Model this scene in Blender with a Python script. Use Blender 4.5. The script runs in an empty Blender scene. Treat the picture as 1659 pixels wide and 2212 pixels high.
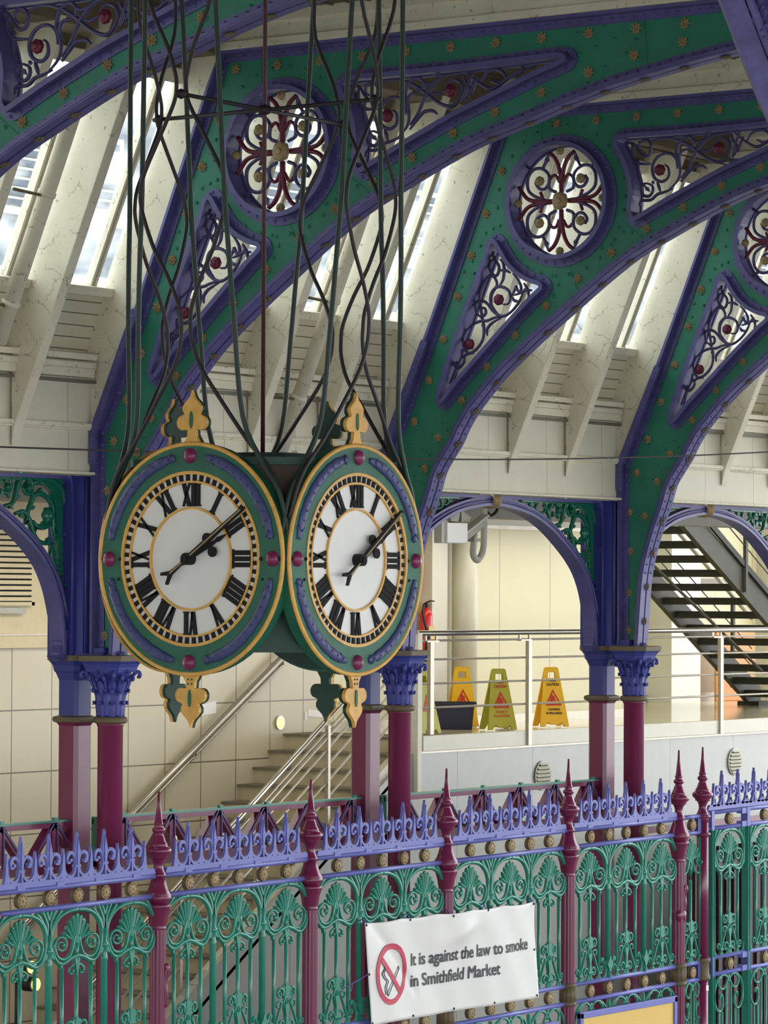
import bpy, math, random
from mathutils import Vector, Matrix
from mathutils.geometry import tessellate_polygon
random.seed(7)
sc = bpy.context.scene
COL = sc.collection
PI = math.pi
# ---------------------------------------------------------------- camera, sky, light, exposure
cam_d = bpy.data.cameras.new('camera'); cam = bpy.data.objects.new('camera', cam_d); COL.objects.link(cam)
cam_d.sensor_fit = 'VERTICAL'; cam_d.sensor_height = 36.0; cam_d.sensor_width = 27.0
cam_d.lens = 124.578
cam_d.clip_start = 0.1; cam_d.clip_end = 500
_R = Vector((0.572627, -0.819802, 0.004805)); _U = Vector((-0.021871, -0.009418, 0.999716)); _F = Vector((0.819524, 0.57257, 0.023323))
cam.matrix_world = Matrix(((_R.x, _U.x, -_F.x, 0), (_R.y, _U.y, -_F.y, 0), (_R.z, _U.z, -_F.z, 0), (0, 0, 0, 1)))
sc.camera = cam
sc.view_settings.view_transform = 'Standard'; sc.view_settings.look = 'None'
sc.view_settings.exposure = 0.0; sc.view_settings.gamma = 1.0
try: sc.view_settings.use_curve_mapping = False
except Exception: pass
world = bpy.data.worlds.new('sky'); sc.world = world; world.use_nodes = True
wn = world.node_tree.nodes; wl = world.node_tree.links; wn.clear()
wo = wn.new('ShaderNodeOutputWorld'); wb = wn.new('ShaderNodeBackground')
tc = wn.new('ShaderNodeTexCoord'); noi = wn.new('ShaderNodeTexNoise'); noi.inputs['Scale'].default_value = 3.0
rmp = wn.new('ShaderNodeValToRGB')
rmp.color_ramp.elements[0].position = .3; rmp.color_ramp.elements[0].color = (0.80, 0.87, 0.98, 1)
rmp.color_ramp.elements[1].position = .7; rmp.color_ramp.elements[1].color = (1.0, 1.0, 0.98, 1)
wl.new(tc.outputs['Generated'], noi.inputs['Vector']); wl.new(noi.outputs['Fac'], rmp.inputs['Fac'])
wl.new(rmp.outputs['Color'], wb.inputs['Color']); wb.inputs['Strength'].default_value = 4.4
wl.new(wb.outputs['Background'], wo.inputs['Surface'])
def area(name, loc, rot, sx, sy, power, col=(1, .93, .8)):
    l = bpy.data.lights.new(name, 'AREA'); l.shape = 'RECTANGLE'; l.size = sx; l.size_y = sy; l.energy = power; l.color = col
    o = bpy.data.objects.new(name, l); COL.objects.link(o); o.location = loc; o.rotation_euler = rot
    return o
# unseen fill lights added to brighten the upper landing and its stair
area('landing_fill_light', (30.5, 19.6, .70), (0, 0, 0), 6.0, .8, 38, (1, .94, .80))
area('landing_fill_light', (38.0, 21.0, 2.6), (0, 0, 0), 5.0, 1.5, 60, (1, .96, .86))
area('stair_fill_light', (24.0, 19.0, .70), (0, 0, 0), 6.0, .8, 62, (1, .93, .80))

X0, LB, YC = 16.4138, 3.7205, 16.5           # first truss plane, bay length, column row
XT = [X0 + LB * i for i in range(5)]
FLOOR, MEZZ = -4.6, -1.35
# ---------------------------------------------------------------- materials
def s2l(c):
    return tuple(((v / 255) / 12.92 if v / 255 <= .04045 else ((v / 255 + .055) / 1.055) ** 2.4) for v in c)
MATS = {}
def mat(name, rgb, rough=.5, metal=0.0, dirt=.15, scale=6.0, dark=(.35, .32, .28), bump=.0, spec=.5, streak=False, coat=0, peel=0):
    m = bpy.data.materials.new(name); m.use_nodes = True
    n = m.node_tree.nodes; l = m.node_tree.links; b = n['Principled BSDF']
    c = s2l(rgb)
    tc = n.new('ShaderNodeTexCoord'); mp = n.new('ShaderNodeMapping')
    if streak: mp.inputs['Scale'].default_value = (1, 1, .15)
    no = n.new('ShaderNodeTexNoise'); no.inputs['Scale'].default_value = scale; no.inputs['Detail'].default_value = 6; no.inputs['Roughness'].default_value = .7
    rp = n.new('ShaderNodeValToRGB'); rp.color_ramp.elements[0].position = .35; rp.color_ramp.elements[1].position = .75
    mx = n.new('ShaderNodeMixRGB'); mx.inputs[1].default_value = (*c, 1)
    mx.inputs[2].default_value = (c[0] * dark[0] * 1.0, c[1] * dark[1], c[2] * dark[2], 1)
    mul = n.new('ShaderNodeMath'); mul.operation = 'MULTIPLY'; mul.inputs[1].default_value = dirt
    l.new(tc.outputs['Object'], mp.inputs['Vector']); l.new(mp.outputs['Vector'], no.inputs['Vector'])
    l.new(no.outputs['Fac'], rp.inputs['Fac']); l.new(rp.outputs['Color'], mul.inputs[0]); l.new(mul.outputs[0], mx.inputs[0])
    if peel:   # specks and hairline cracks in old paint
        ns = n.new('ShaderNodeTexNoise'); ns.inputs['Scale'].default_value = 26; ns.inputs['Detail'].default_value = 3
        th = n.new('ShaderNodeMath'); th.operation = 'GREATER_THAN'; th.inputs[1].default_value = .685
        vo = n.new('ShaderNodeTexVoronoi'); vo.feature = 'DISTANCE_TO_EDGE'; vo.inputs['Scale'].default_value = 5; ds = n.new('ShaderNodeMixRGB'); ds.inputs[0].default_value = .25
        l.new(mp.outputs['Vector'], ds.inputs[1]); l.new(no.outputs['Color'], ds.inputs[2]); l.new(ds.outputs[0], vo.inputs['Vector'])
        lt = n.new('ShaderNodeMath'); lt.operation = 'LESS_THAN'; lt.inputs[1].default_value = .010
        l.new(vo.outputs['Distance'], lt.inputs[0]); n3 = n.new('ShaderNodeMath'); n3.operation = 'GREATER_THAN'; n3.inputs[1].default_value = .53; l.new(no.outputs['Fac'], n3.inputs[0])
        cr = n.new('ShaderNodeMath'); cr.operation = 'MULTIPLY'; l.new(lt.outputs[0], cr.inputs[0]); l.new(n3.outputs[0], cr.inputs[1])
        l.new(mp.outputs['Vector'], ns.inputs['Vector']); l.new(ns.outputs['Fac'], th.inputs[0])
        mxx = n.new('ShaderNodeMath'); mxx.operation = 'MAXIMUM'; l.new(th.outputs[0], mxx.inputs[0]); l.new(cr.outputs[0], mxx.inputs[1]); sc_ = n.new('ShaderNodeMath'); sc_.operation = 'MULTIPLY'; sc_.inputs[1].default_value = peel; l.new(mxx.outputs[0], sc_.inputs[0])
        m2 = n.new('ShaderNodeMixRGB'); l.new(sc_.outputs[0], m2.inputs[0]); l.new(mx.outputs[0], m2.inputs[1]); m2.inputs[2].default_value = (.10, .085, .07, 1); mx = m2
    l.new(mx.outputs[0], b.inputs['Base Color'])
    b.inputs['Roughness'].default_value = rough; b.inputs['Metallic'].default_value = metal
    b.inputs['Specular IOR Level'].default_value = spec
    if coat: b.inputs['Coat Weight'].default_value = coat; b.inputs['Coat Roughness'].default_value = .15
    if bump:
        bp = n.new('ShaderNodeBump'); bp.inputs['Strength'].default_value = bump; bp.inputs['Distance'].default_value = .01
        n2 = n.new('ShaderNodeTexNoise'); n2.inputs['Scale'].default_value = scale * 4
        l.new(tc.outputs['Object'], n2.inputs['Vector']); l.new(n2.outputs['Fac'], bp.inputs['Height']); l.new(bp.outputs['Normal'], b.inputs['Normal'])
    MATS[name] = m
    return m
mat('truss_green', (40, 128, 104), .55, dirt=.35, scale=3, bump=.1)
mat('truss_blue', (92, 90, 150), .42, dirt=.6, scale=5, dark=(.35, .34, .34))
mat('post_maroon', (122, 34, 78), .28, dirt=.3, scale=5, streak=True, dark=(.5, .5, .5), coat=.3)
mat('capital_blue', (66, 74, 160), .45, dirt=.4, scale=9)
mat('pier_blue', (58, 62, 142), .45, dirt=.35, scale=5, streak=True)
mat('fence_blue', (112, 118, 196), .38, dirt=.25, scale=7)
mat('fence_green', (46, 142, 122), .3, dirt=.3, scale=7, coat=.25)
mat('scroll_green', (12, 108, 84), .35, dirt=.4, scale=9, coat=.2)
mat('scroll_blue', (78, 74, 120), .5, dirt=.4, scale=9)
mat('scroll_maroon', (112, 30, 62), .5, dirt=.4, scale=9)
mat('old_gold', (172, 148, 104), .55, dirt=.6, scale=20, dark=(.3, .28, .22))
mat('dull_bronze', (112, 98, 72), .6, dirt=.4, scale=10)
mat('cream_paint', (226, 220, 198), .6, dirt=.38, scale=2.2, dark=(.58, .54, .45), bump=.1, peel=.55)
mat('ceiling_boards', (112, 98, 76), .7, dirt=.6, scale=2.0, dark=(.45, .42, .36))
mat('clock_green', (34, 104, 82), .5, dirt=.5, scale=12)
mat('clock_dark_green', (22, 62, 50), .6, dirt=.4, scale=8)
mat('clock_blue', (66, 72, 122), .45, dirt=.35, scale=14)
mat('clock_gold', (226, 176, 88), .45, dirt=.5, scale=22, dark=(.45, .36, .28))
mat('dial_white', (228, 228, 226), .4, dirt=.12, scale=4)
mat('numeral_black', (14, 12, 16), .8, dirt=.1)
mat('clock_maroon', (124, 36, 84), .35, dirt=.3, scale=16)
mat('rod_green', (32, 54, 46), .55, dirt=.5, scale=8)
mat('rod_dark', (38, 31, 38), .6, dirt=.5, scale=8)
mat('rod_red', (74, 34, 40), .6, dirt=.4, scale=8)
mat('housing_brown', (74, 62, 52), .8, dirt=.5, scale=8)
mat('steel', (200, 196, 186), .22, metal=.9, dirt=.2, scale=10)
mat('steel_satin', (196, 188, 172), .38, metal=.6, dirt=.3, scale=10)
mat('stone_step', (196, 184, 152), .5, dirt=.5, scale=6, dark=(.5, .47, .42))
mat('step_nosing', (120, 114, 98), .6, dirt=.4)
mat('slab_cream', (212, 208, 188), .35, dirt=.25, scale=3, dark=(.6, .58, .5))
mat('white_panel', (226, 226, 214), .3, dirt=.3, scale=2, dark=(.72, .7, .64))
mat('landing_floor', (212, 202, 168), .12, dirt=.2, scale=3, dark=(.7, .68, .6))
mat('ground_paving', (120, 118, 112), .8, dirt=.4, scale=3)
mat('sign_yellow', (238, 184, 26), .4, dirt=.1)
mat('sign_yellow_green', (176, 172, 48), .5, dirt=.2)
mat('sign_red', (196, 44, 28), .5, dirt=.05)
mat('sign_text_dark', (60, 40, 24), .6, dirt=.05)
mat('bucket_navy', (34, 36, 64), .5, dirt=.2)
mat('mop_grey', (150, 146, 138), .9, dirt=.5, scale=40)
mat('extinguisher_red', (214, 30, 28), .25, dirt=.1, coat=.5)
mat('black_rubber', (24, 24, 24), .5, dirt=.2)
mat('stair_metal', (70, 68, 56), .55, dirt=.5, scale=7)
mat('stair_metal_dark', (52, 50, 42), .6, dirt=.5, scale=7)
mat('wood_rail', (176, 138, 92), .5, dirt=.3)
mat('grey_plastic', (186, 184, 172), .45, dirt=.2)
mat('camera_grey', (150, 150, 132), .4, dirt=.3)
mat('banner_white', (232, 231, 228), .42, dirt=.12, scale=3, dark=(.8, .79, .77))
mat('banner_red', (200, 52, 84), .5, dirt=.1)
mat('banner_text', (58, 56, 66), .5, dirt=.05)
mat('poster_yellow', (226, 190, 96), .4, dirt=.2, scale=5, dark=(.75, .7, .6))
mat('poster_grey', (140, 140, 150), .4, dirt=.3)
mat('orange_board', (238, 160, 96), .5, dirt=.3)
mat('wire_dark', (50, 44, 40), .7, dirt=.2)
mat('outer_wall', (126, 134, 144), .8, dirt=.4)
mat('outer_louvre', (92, 102, 114), .8, dirt=.4)
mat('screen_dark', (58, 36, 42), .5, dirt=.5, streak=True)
mat('rib_blue', (84, 82, 138), .55, dirt=.8, scale=18, dark=(.3, .28, .3))
mat('louvre_cream', (222, 206, 164), .5, dirt=.2)
mat('shadow_void', (30, 28, 26), .9, dirt=.2)
mat('notice_white', (240, 238, 232), .4, dirt=.05)
mat('soffit_grey', (150, 146, 136), .6, dirt=.3)
def lines_mat(name, rgb, line, px, pz, ox=0, oz=0, w=.006, axis='X', rough=.3, dirt=.15, wz=None):
    """painted panels or tiles: thin joints every px metres along, pz metres up"""
    m = mat(name, rgb, rough, dirt=dirt, scale=3, dark=(.72, .70, .64)); n = m.node_tree.nodes; l = m.node_tree.links; b = n['Principled BSDF']
    base = b.inputs['Base Color'].links[0].from_socket
    geo = n.new('ShaderNodeNewGeometry'); sp = n.new('ShaderNodeSeparateXYZ'); l.new(geo.outputs['Position'], sp.inputs[0])
    def joint(sock, p, o, ww):
        a = n.new('ShaderNodeMath'); a.operation = 'SUBTRACT'; l.new(sock, a.inputs[0]); a.inputs[1].default_value = o
        d = n.new('ShaderNodeMath'); d.operation = 'PINGPONG'; l.new(a.outputs[0], d.inputs[0]); d.inputs[1].default_value = p / 2
        c = n.new('ShaderNodeMath'); c.operation = 'LESS_THAN'; l.new(d.outputs[0], c.inputs[0]); c.inputs[1].default_value = ww / 2
        return c.outputs[0]
    f = None
    if px: f = joint(sp.outputs[axis], px, ox, w)
    if pz:
        g = joint(sp.outputs['Z'], pz, oz, wz or w)
        if f is None: f = g
        else:
            mm = n.new('ShaderNodeMath'); mm.operation = 'MAXIMUM'; l.new(f, mm.inputs[0]); l.new(g, mm.inputs[1]); f = mm.outputs[0]
    mx = n.new('ShaderNodeMixRGB'); l.new(f, mx.inputs[0]); l.new(base, mx.inputs[1]); mx.inputs[2].default_value = (*s2l(line), 1)
    l.new(mx.outputs[0], b.inputs['Base Color'])
    return m
lines_mat('wall_tiles', (206, 196, 168), (110, 100, 80), .541, .548, 23.65, -.485, .012, rough=.28)
lines_mat('landing_wall', (220, 212, 172), (150, 142, 112), 1.0, 0, 31.486, 0, .012, rough=.4)
lines_mat('lower_panels', (170, 171, 163), (130, 130, 120), 1.35, 0, 27.1, 0, .012, rough=.22, dirt=.3)
lines_mat('upper_boards', (214, 208, 184), (96, 88, 70), 0, .085, 0, 0, .007, rough=.6, dirt=.35)
lines_mat('fascia_paint', (222, 216, 196), (150, 140, 116), .93, 0, X0 + .6, 0, .006, rough=.6, dirt=.3)
def glass_mat():
    m = bpy.data.materials.new('skylight_glass'); m.use_nodes = True; n = m.node_tree.nodes; l = m.node_tree.links; n.clear()
    o = n.new('ShaderNodeOutputMaterial'); t = n.new('ShaderNodeBsdfTransparent'); t.inputs[0].default_value = (.93, .96, .97, 1)
    g = n.new('ShaderNodeBsdfGlossy'); g.inputs['Roughness'].default_value = .08
    tr = n.new('ShaderNodeBsdfTranslucent'); tr.inputs[0].default_value = (.85, .85, .8, 1)
    a = n.new('ShaderNodeMixShader'); a.inputs[0].default_value = .06; b = n.new('ShaderNodeMixShader')
    no = n.new('ShaderNodeTexNoise'); no.inputs['Scale'].default_value = 4; no.inputs['Detail'].default_value = 8
    rp = n.new('ShaderNodeValToRGB'); rp.color_ramp.elements[0].position = .45; rp.color_ramp.elements[1].position = .8; rp.color_ramp.elements[1].color = (.55, .55, .55, 1)
    l.new(no.outputs['Fac'], rp.inputs[0]); l.new(rp.outputs[0], b.inputs[0])
    l.new(t.outputs[0], a.inputs[1]); l.new(g.outputs[0], a.inputs[2]); l.new(a.outputs[0], b.inputs[1]); l.new(tr.outputs[0], b.inputs[2])
    l.new(b.outputs[0], o.inputs[0]); MATS['skylight_glass'] = m
glass_mat()
def emis(name, rgb, st):
    m = bpy.data.materials.new(name); m.use_nodes = True; b = m.node_tree.nodes['Principled BSDF']
    b.inputs['Base Color'].default_value = (*s2l(rgb), 1); b.inputs['Emission Color'].default_value = (*s2l(rgb), 1); b.inputs['Emission Strength'].default_value = st
    MATS[name] = m
emis('lamp_yellow', (255, 238, 120), 2.2)
# ---------------------------------------------------------------- mesh builder
class MB:
    def __init__(s, M=None): s.v = []; s.f = []; s.sm = []; s.mi = []; s.M = M; s.cur = 0
    def add(s, vs, fs, smooth=False):
        b = len(s.v)
        s.v += [tuple(s.M(v)) if s.M else tuple(v) for v in vs]
        s.f += [tuple(i + b for i in f) for f in fs]; s.sm += [smooth] * len(fs); s.mi += [s.cur] * len(fs)
        return s
    def box(s, x0, x1, y0, y1, z0, z1):
        return s.add([(x0, y0, z0), (x1, y0, z0), (x1, y1, z0), (x0, y1, z0), (x0, y0, z1), (x1, y0, z1), (x1, y1, z1), (x0, y1, z1)],
                     [(0, 3, 2, 1), (4, 5, 6, 7), (0, 1, 5, 4), (1, 2, 6, 5), (2, 3, 7, 6), (3, 0, 4, 7)])
    def plate(s, loops, c0, c1):
        """loops: outer + holes of (a,b); extruded along c from c0 to c1; local coords (c,a,b)->(x=c,y=a,z=b)"""
        pts = [[Vector((a, b, 0)) for a, b in lp] for lp in loops]
        tris = tessellate_polygon(pts); flat = [p for lp in loops for p in lp]; n = len(flat)
        vs = [(c0, a, b) for a, b in flat] + [(c1, a, b) for a, b in flat]
        fs = [tuple(t) for t in tris] + [tuple(i + n for i in reversed(t)) for t in tris]
        k = 0
        for lp in loops:
            m = len(lp)
            for i in range(m):
                j = (i + 1) % m; fs.append((k + i, k + j, k + j + n, k + i + n))
            k += m
        return s.add(vs, fs)
    def sweep(s, path, cross, up, closed=False, scale=None, smooth=True, cap=True):
        P = [Vector(p) for p in path]; n = len(P); up = Vector(up).normalized(); m = len(cross); vs = []
        for i, p in enumerate(P):
            if closed: t = P[(i + 1) % n] - P[i - 1]
            else: t = P[min(i + 1, n - 1)] - P[max(i - 1, 0)]
            if t.length < 1e-9: t = Vector((1, 0, 0))
            t.normalize(); sd = t.cross(up)
            if sd.length < 1e-4: sd = t.cross(Vector((.3, .9, .2)))
            sd.normalize(); u2 = sd.cross(t); k = scale[i] if scale else 1.0
            for a, b in cross: vs.append(p + sd * a * k + u2 * b * k)
        fs = []
        for i in range(n if closed else n - 1):
            j = (i + 1) % n
            for q in range(m):
                r = (q + 1) % m; fs.append((i * m + q, i * m + r, j * m + r, j * m + q))
        if not closed and cap: fs += [tuple(range(m - 1, -1, -1)), tuple(range((n - 1) * m, n * m))]
        return s.add(vs, fs, smooth)
    def tube(s, path, r, n=8, up=(0, 0, 1), closed=False, scale=None, flat=1.0):
        return s.sweep(path, [(r * math.cos(2 * PI * k / n), r * flat * math.sin(2 * PI * k / n)) for k in range(n)], up, closed, scale)
    def lathe(s, prof, n=24, c=(0, 0, 0), flute=0, fl_amp=0, smooth=True, rot=0, sq=False):
        vs = []; m = len(prof)
        for r, z in prof:
            for k in range(n):
                a = 2 * PI * k / n + rot; rr = r * (1 + (fl_amp * math.cos(flute * a) if flute else 0))
                vs.append((c[0] + rr * math.cos(a), c[1] + rr * math.sin(a), c[2] + z))
        fs = [(i * n + k, i * n + (k + 1) % n, (i + 1) * n + (k + 1) % n, (i + 1) * n + k) for i in range(m - 1) for k in range(n)]
        fs += [tuple(range(n - 1, -1, -1)), tuple(range((m - 1) * n, m * n))]
        return s.add(vs, fs, smooth)
    def disc(s, c, r, t, n=20, ax='x', dome=0, petals=0, amp=0):
        """round boss: axis ax, centred at c (back face), thickness t"""
        rings = [(1, 0), (1, t)] + ([(.75, t + dome * .6), (.4, t + dome), (.001, t + dome * 1.05)] if dome else [(.001, t)])
        vs = []
        for k, (rr, h) in enumerate(rings):
            for i in range(n):
                a = 2 * PI * i / n; q = r * rr * (1 + (amp * math.cos(petals * a) if petals and rr > .3 else 0))
                u, w = q * math.cos(a), q * math.sin(a)
                vs.append({'x': (c[0] - h, c[1] + u, c[2] + w), 'y': (c[0] + u, c[1] - h, c[2] + w), 'z': (c[0] + u, c[1] + w, c[2] + h)}[ax])
        fs = [(j * n + i, j * n + (i + 1) % n, (j + 1) * n + (i + 1) % n, (j + 1) * n + i) for j in range(len(rings) - 1) for i in range(n)]
        return s.add(vs, fs, bool(dome))
    def star(s, c, r, ax='x', pts=8, h=.02):
        vs = []; n = pts * 2; N = Vector({'x': (-1, 0, 0), 'y': (0, -1, 0), 'z': (0, 0, -1)}[ax] if isinstance(ax, str) else ax).normalized()
        A = N.orthogonal().normalized(); B = N.cross(A); c = Vector(c)
        for i in range(n):
            a = 2 * PI * i / n; q = r if i % 2 == 0 else r * .56; vs.append(c + A * q * math.cos(a) + B * q * math.sin(a) + N * (.006 if i % 2 else .012))
        for i in range(n):
            a = 2 * PI * i / n; vs.append(c + (A * math.cos(a) + B * math.sin(a)) * r * .35 + N * h * (.9 if i % 2 else .55))
        vs.append(c + N * h * .45); vs += [c + (A * math.cos(2 * PI * i / n) + B * math.sin(2 * PI * i / n)) * r * .5 for i in range(n)]
        fs = [(i, (i + 1) % n, n + (i + 1) % n, n + i) for i in range(n)] + [(n + i, n + (i + 1) % n, 2 * n) for i in range(n)]
        fs += [((i + 1) % n, i, 2 * n + 1 + i, 2 * n + 1 + (i + 1) % n) for i in range(n)]
        return s.add(vs, fs)
    def rivet(s, c, N, r=.012):
        N = Vector(N).normalized(); A = N.orthogonal().normalized(); B = N.cross(A); c = Vector(c); n = 6
        vs = [c + (A * math.cos(2 * PI * i / n) + B * math.sin(2 * PI * i / n)) * r for i in range(n)]
        vs += [c + (A * math.cos(2 * PI * i / n) + B * math.sin(2 * PI * i / n)) * r * .7 + N * r * .6 for i in range(n)] + [c + N * r * .85]
        return s.add(vs, [(i, (i + 1) % n, n + (i + 1) % n, n + i) for i in range(n)] + [(n + i, n + (i + 1) % n, 2 * n) for i in range(n)], True)
    def build(s, name, mats, parent=None, loc=None, bevel=0):
        me = bpy.data.meshes.new(name); me.from_pydata(s.v, [], s.f); me.update()
        if not isinstance(mats, (list, tuple)): mats = [mats]
        for m in mats: me.materials.append(MATS[m])
        me.polygons.foreach_set('use_smooth', s.sm); me.polygons.foreach_set('material_index', s.mi)
        me.validate()
        import bmesh
        bm = bmesh.new(); bm.from_mesh(me); bmesh.ops.recalc_face_normals(bm, faces=bm.faces); bm.to_mesh(me); bm.free()
        o = bpy.data.objects.new(name, me); COL.objects.link(o)
        if parent: o.parent = parent
        if loc: o.location = loc
        if bevel:
            b = o.modifiers.new('bevel', 'BEVEL'); b.width = bevel; b.segments = 2; b.limit_method = 'ANGLE'
        return o
def tag(o, label=None, cat=None, group=None, kind=None):
    if label: o['label'] = label
    if cat: o['category'] = cat
    if group: o['group'] = group
    if kind: o['kind'] = kind
    return o
def thing(name, loc, label, cat, group=None, rot=None):
    o = bpy.data.objects.new(name, None); COL.objects.link(o); o.location = loc; o.empty_display_size = .1
    if rot: o.rotation_euler = rot
    return tag(o, label, cat, group)
def copy_tree(o, parent=None):
    c = o.copy(); COL.objects.link(c)
    if parent: c.parent = parent
    for ch in list(o.children): copy_tree(ch, c)
    return c
def struct(name, mb, m, bevel=0): return tag(mb.build(name, m, bevel=bevel), kind='structure')
def smooth(pts, k=5, closed=False):
    """Catmull-Rom through the points"""
    P = [Vector(p) for p in pts]; n = len(P); out = []
    rng = range(n) if closed else range(n - 1)
    for i in rng:
        p0 = P[(i - 1) % n] if closed or i > 0 else P[0] * 2 - P[1]; p1 = P[i]; p2 = P[(i + 1) % n]
        p3 = P[(i + 2) % n] if closed or i < n - 2 else P[-1] * 2 - P[-2]
        for j in range(k):
            t = j / k; out.append(.5 * ((2 * p1) + (p2 - p0) * t + (2 * p0 - 5 * p1 + 4 * p2 - p3) * t * t + (3 * p1 - p0 - 3 * p2 + p3) * t ** 3))
    if not closed: out.append(P[-1])
    return out
def resample(pts, step):
    P = [Vector(p) for p in pts]; out = [P[0].copy()]; acc = 0
    for a, b in zip(P, P[1:]):
        L = (b - a).length; d = step - acc
        while d <= L: out.append(a.lerp(b, d / L)); d += step
        acc = (acc + L) % step
    return out
def offset2(pts, d, closed=False):
    P = [Vector((p[0], p[1], 0)) for p in pts]; n = len(P); out = []
    for i in range(n):
        a = P[i - 1] if closed or i > 0 else P[0]; b = P[(i + 1) % n] if closed or i < n - 1 else P[-1]
        t = (b - a); t.normalize(); out.append(P[i] + Vector((-t.y, t.x, 0)) * d)
    return out
def area2(P): return sum(P[i - 1][0] * P[i][1] - P[i][0] * P[i - 1][1] for i in range(len(P))) / 2
def text_mesh(txt, size, m, parent, loc, rot, sx=1.0, shear=0, ext=.002, name='lettering', align='LEFT', bold=0):
    cu = bpy.data.curves.new(name, 'FONT'); cu.body = txt; cu.size = size; cu.extrude = ext; cu.shear = shear; cu.align_x = align; cu.offset = bold; cu.resolution_u = 3
    tmp = bpy.data.objects.new('tmp', cu); COL.objects.link(tmp)
    dg = bpy.context.evaluated_depsgraph_get(); me = bpy.data.meshes.new_from_object(tmp.evaluated_get(dg)); bpy.data.objects.remove(tmp)
    for v in me.vertices: v.co.x *= sx
    me.materials.clear(); me.materials.append(MATS[m]); o = bpy.data.objects.new(name, me); COL.objects.link(o); o.parent = parent; o.location = loc; o.rotation_euler = rot
    return o
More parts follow.
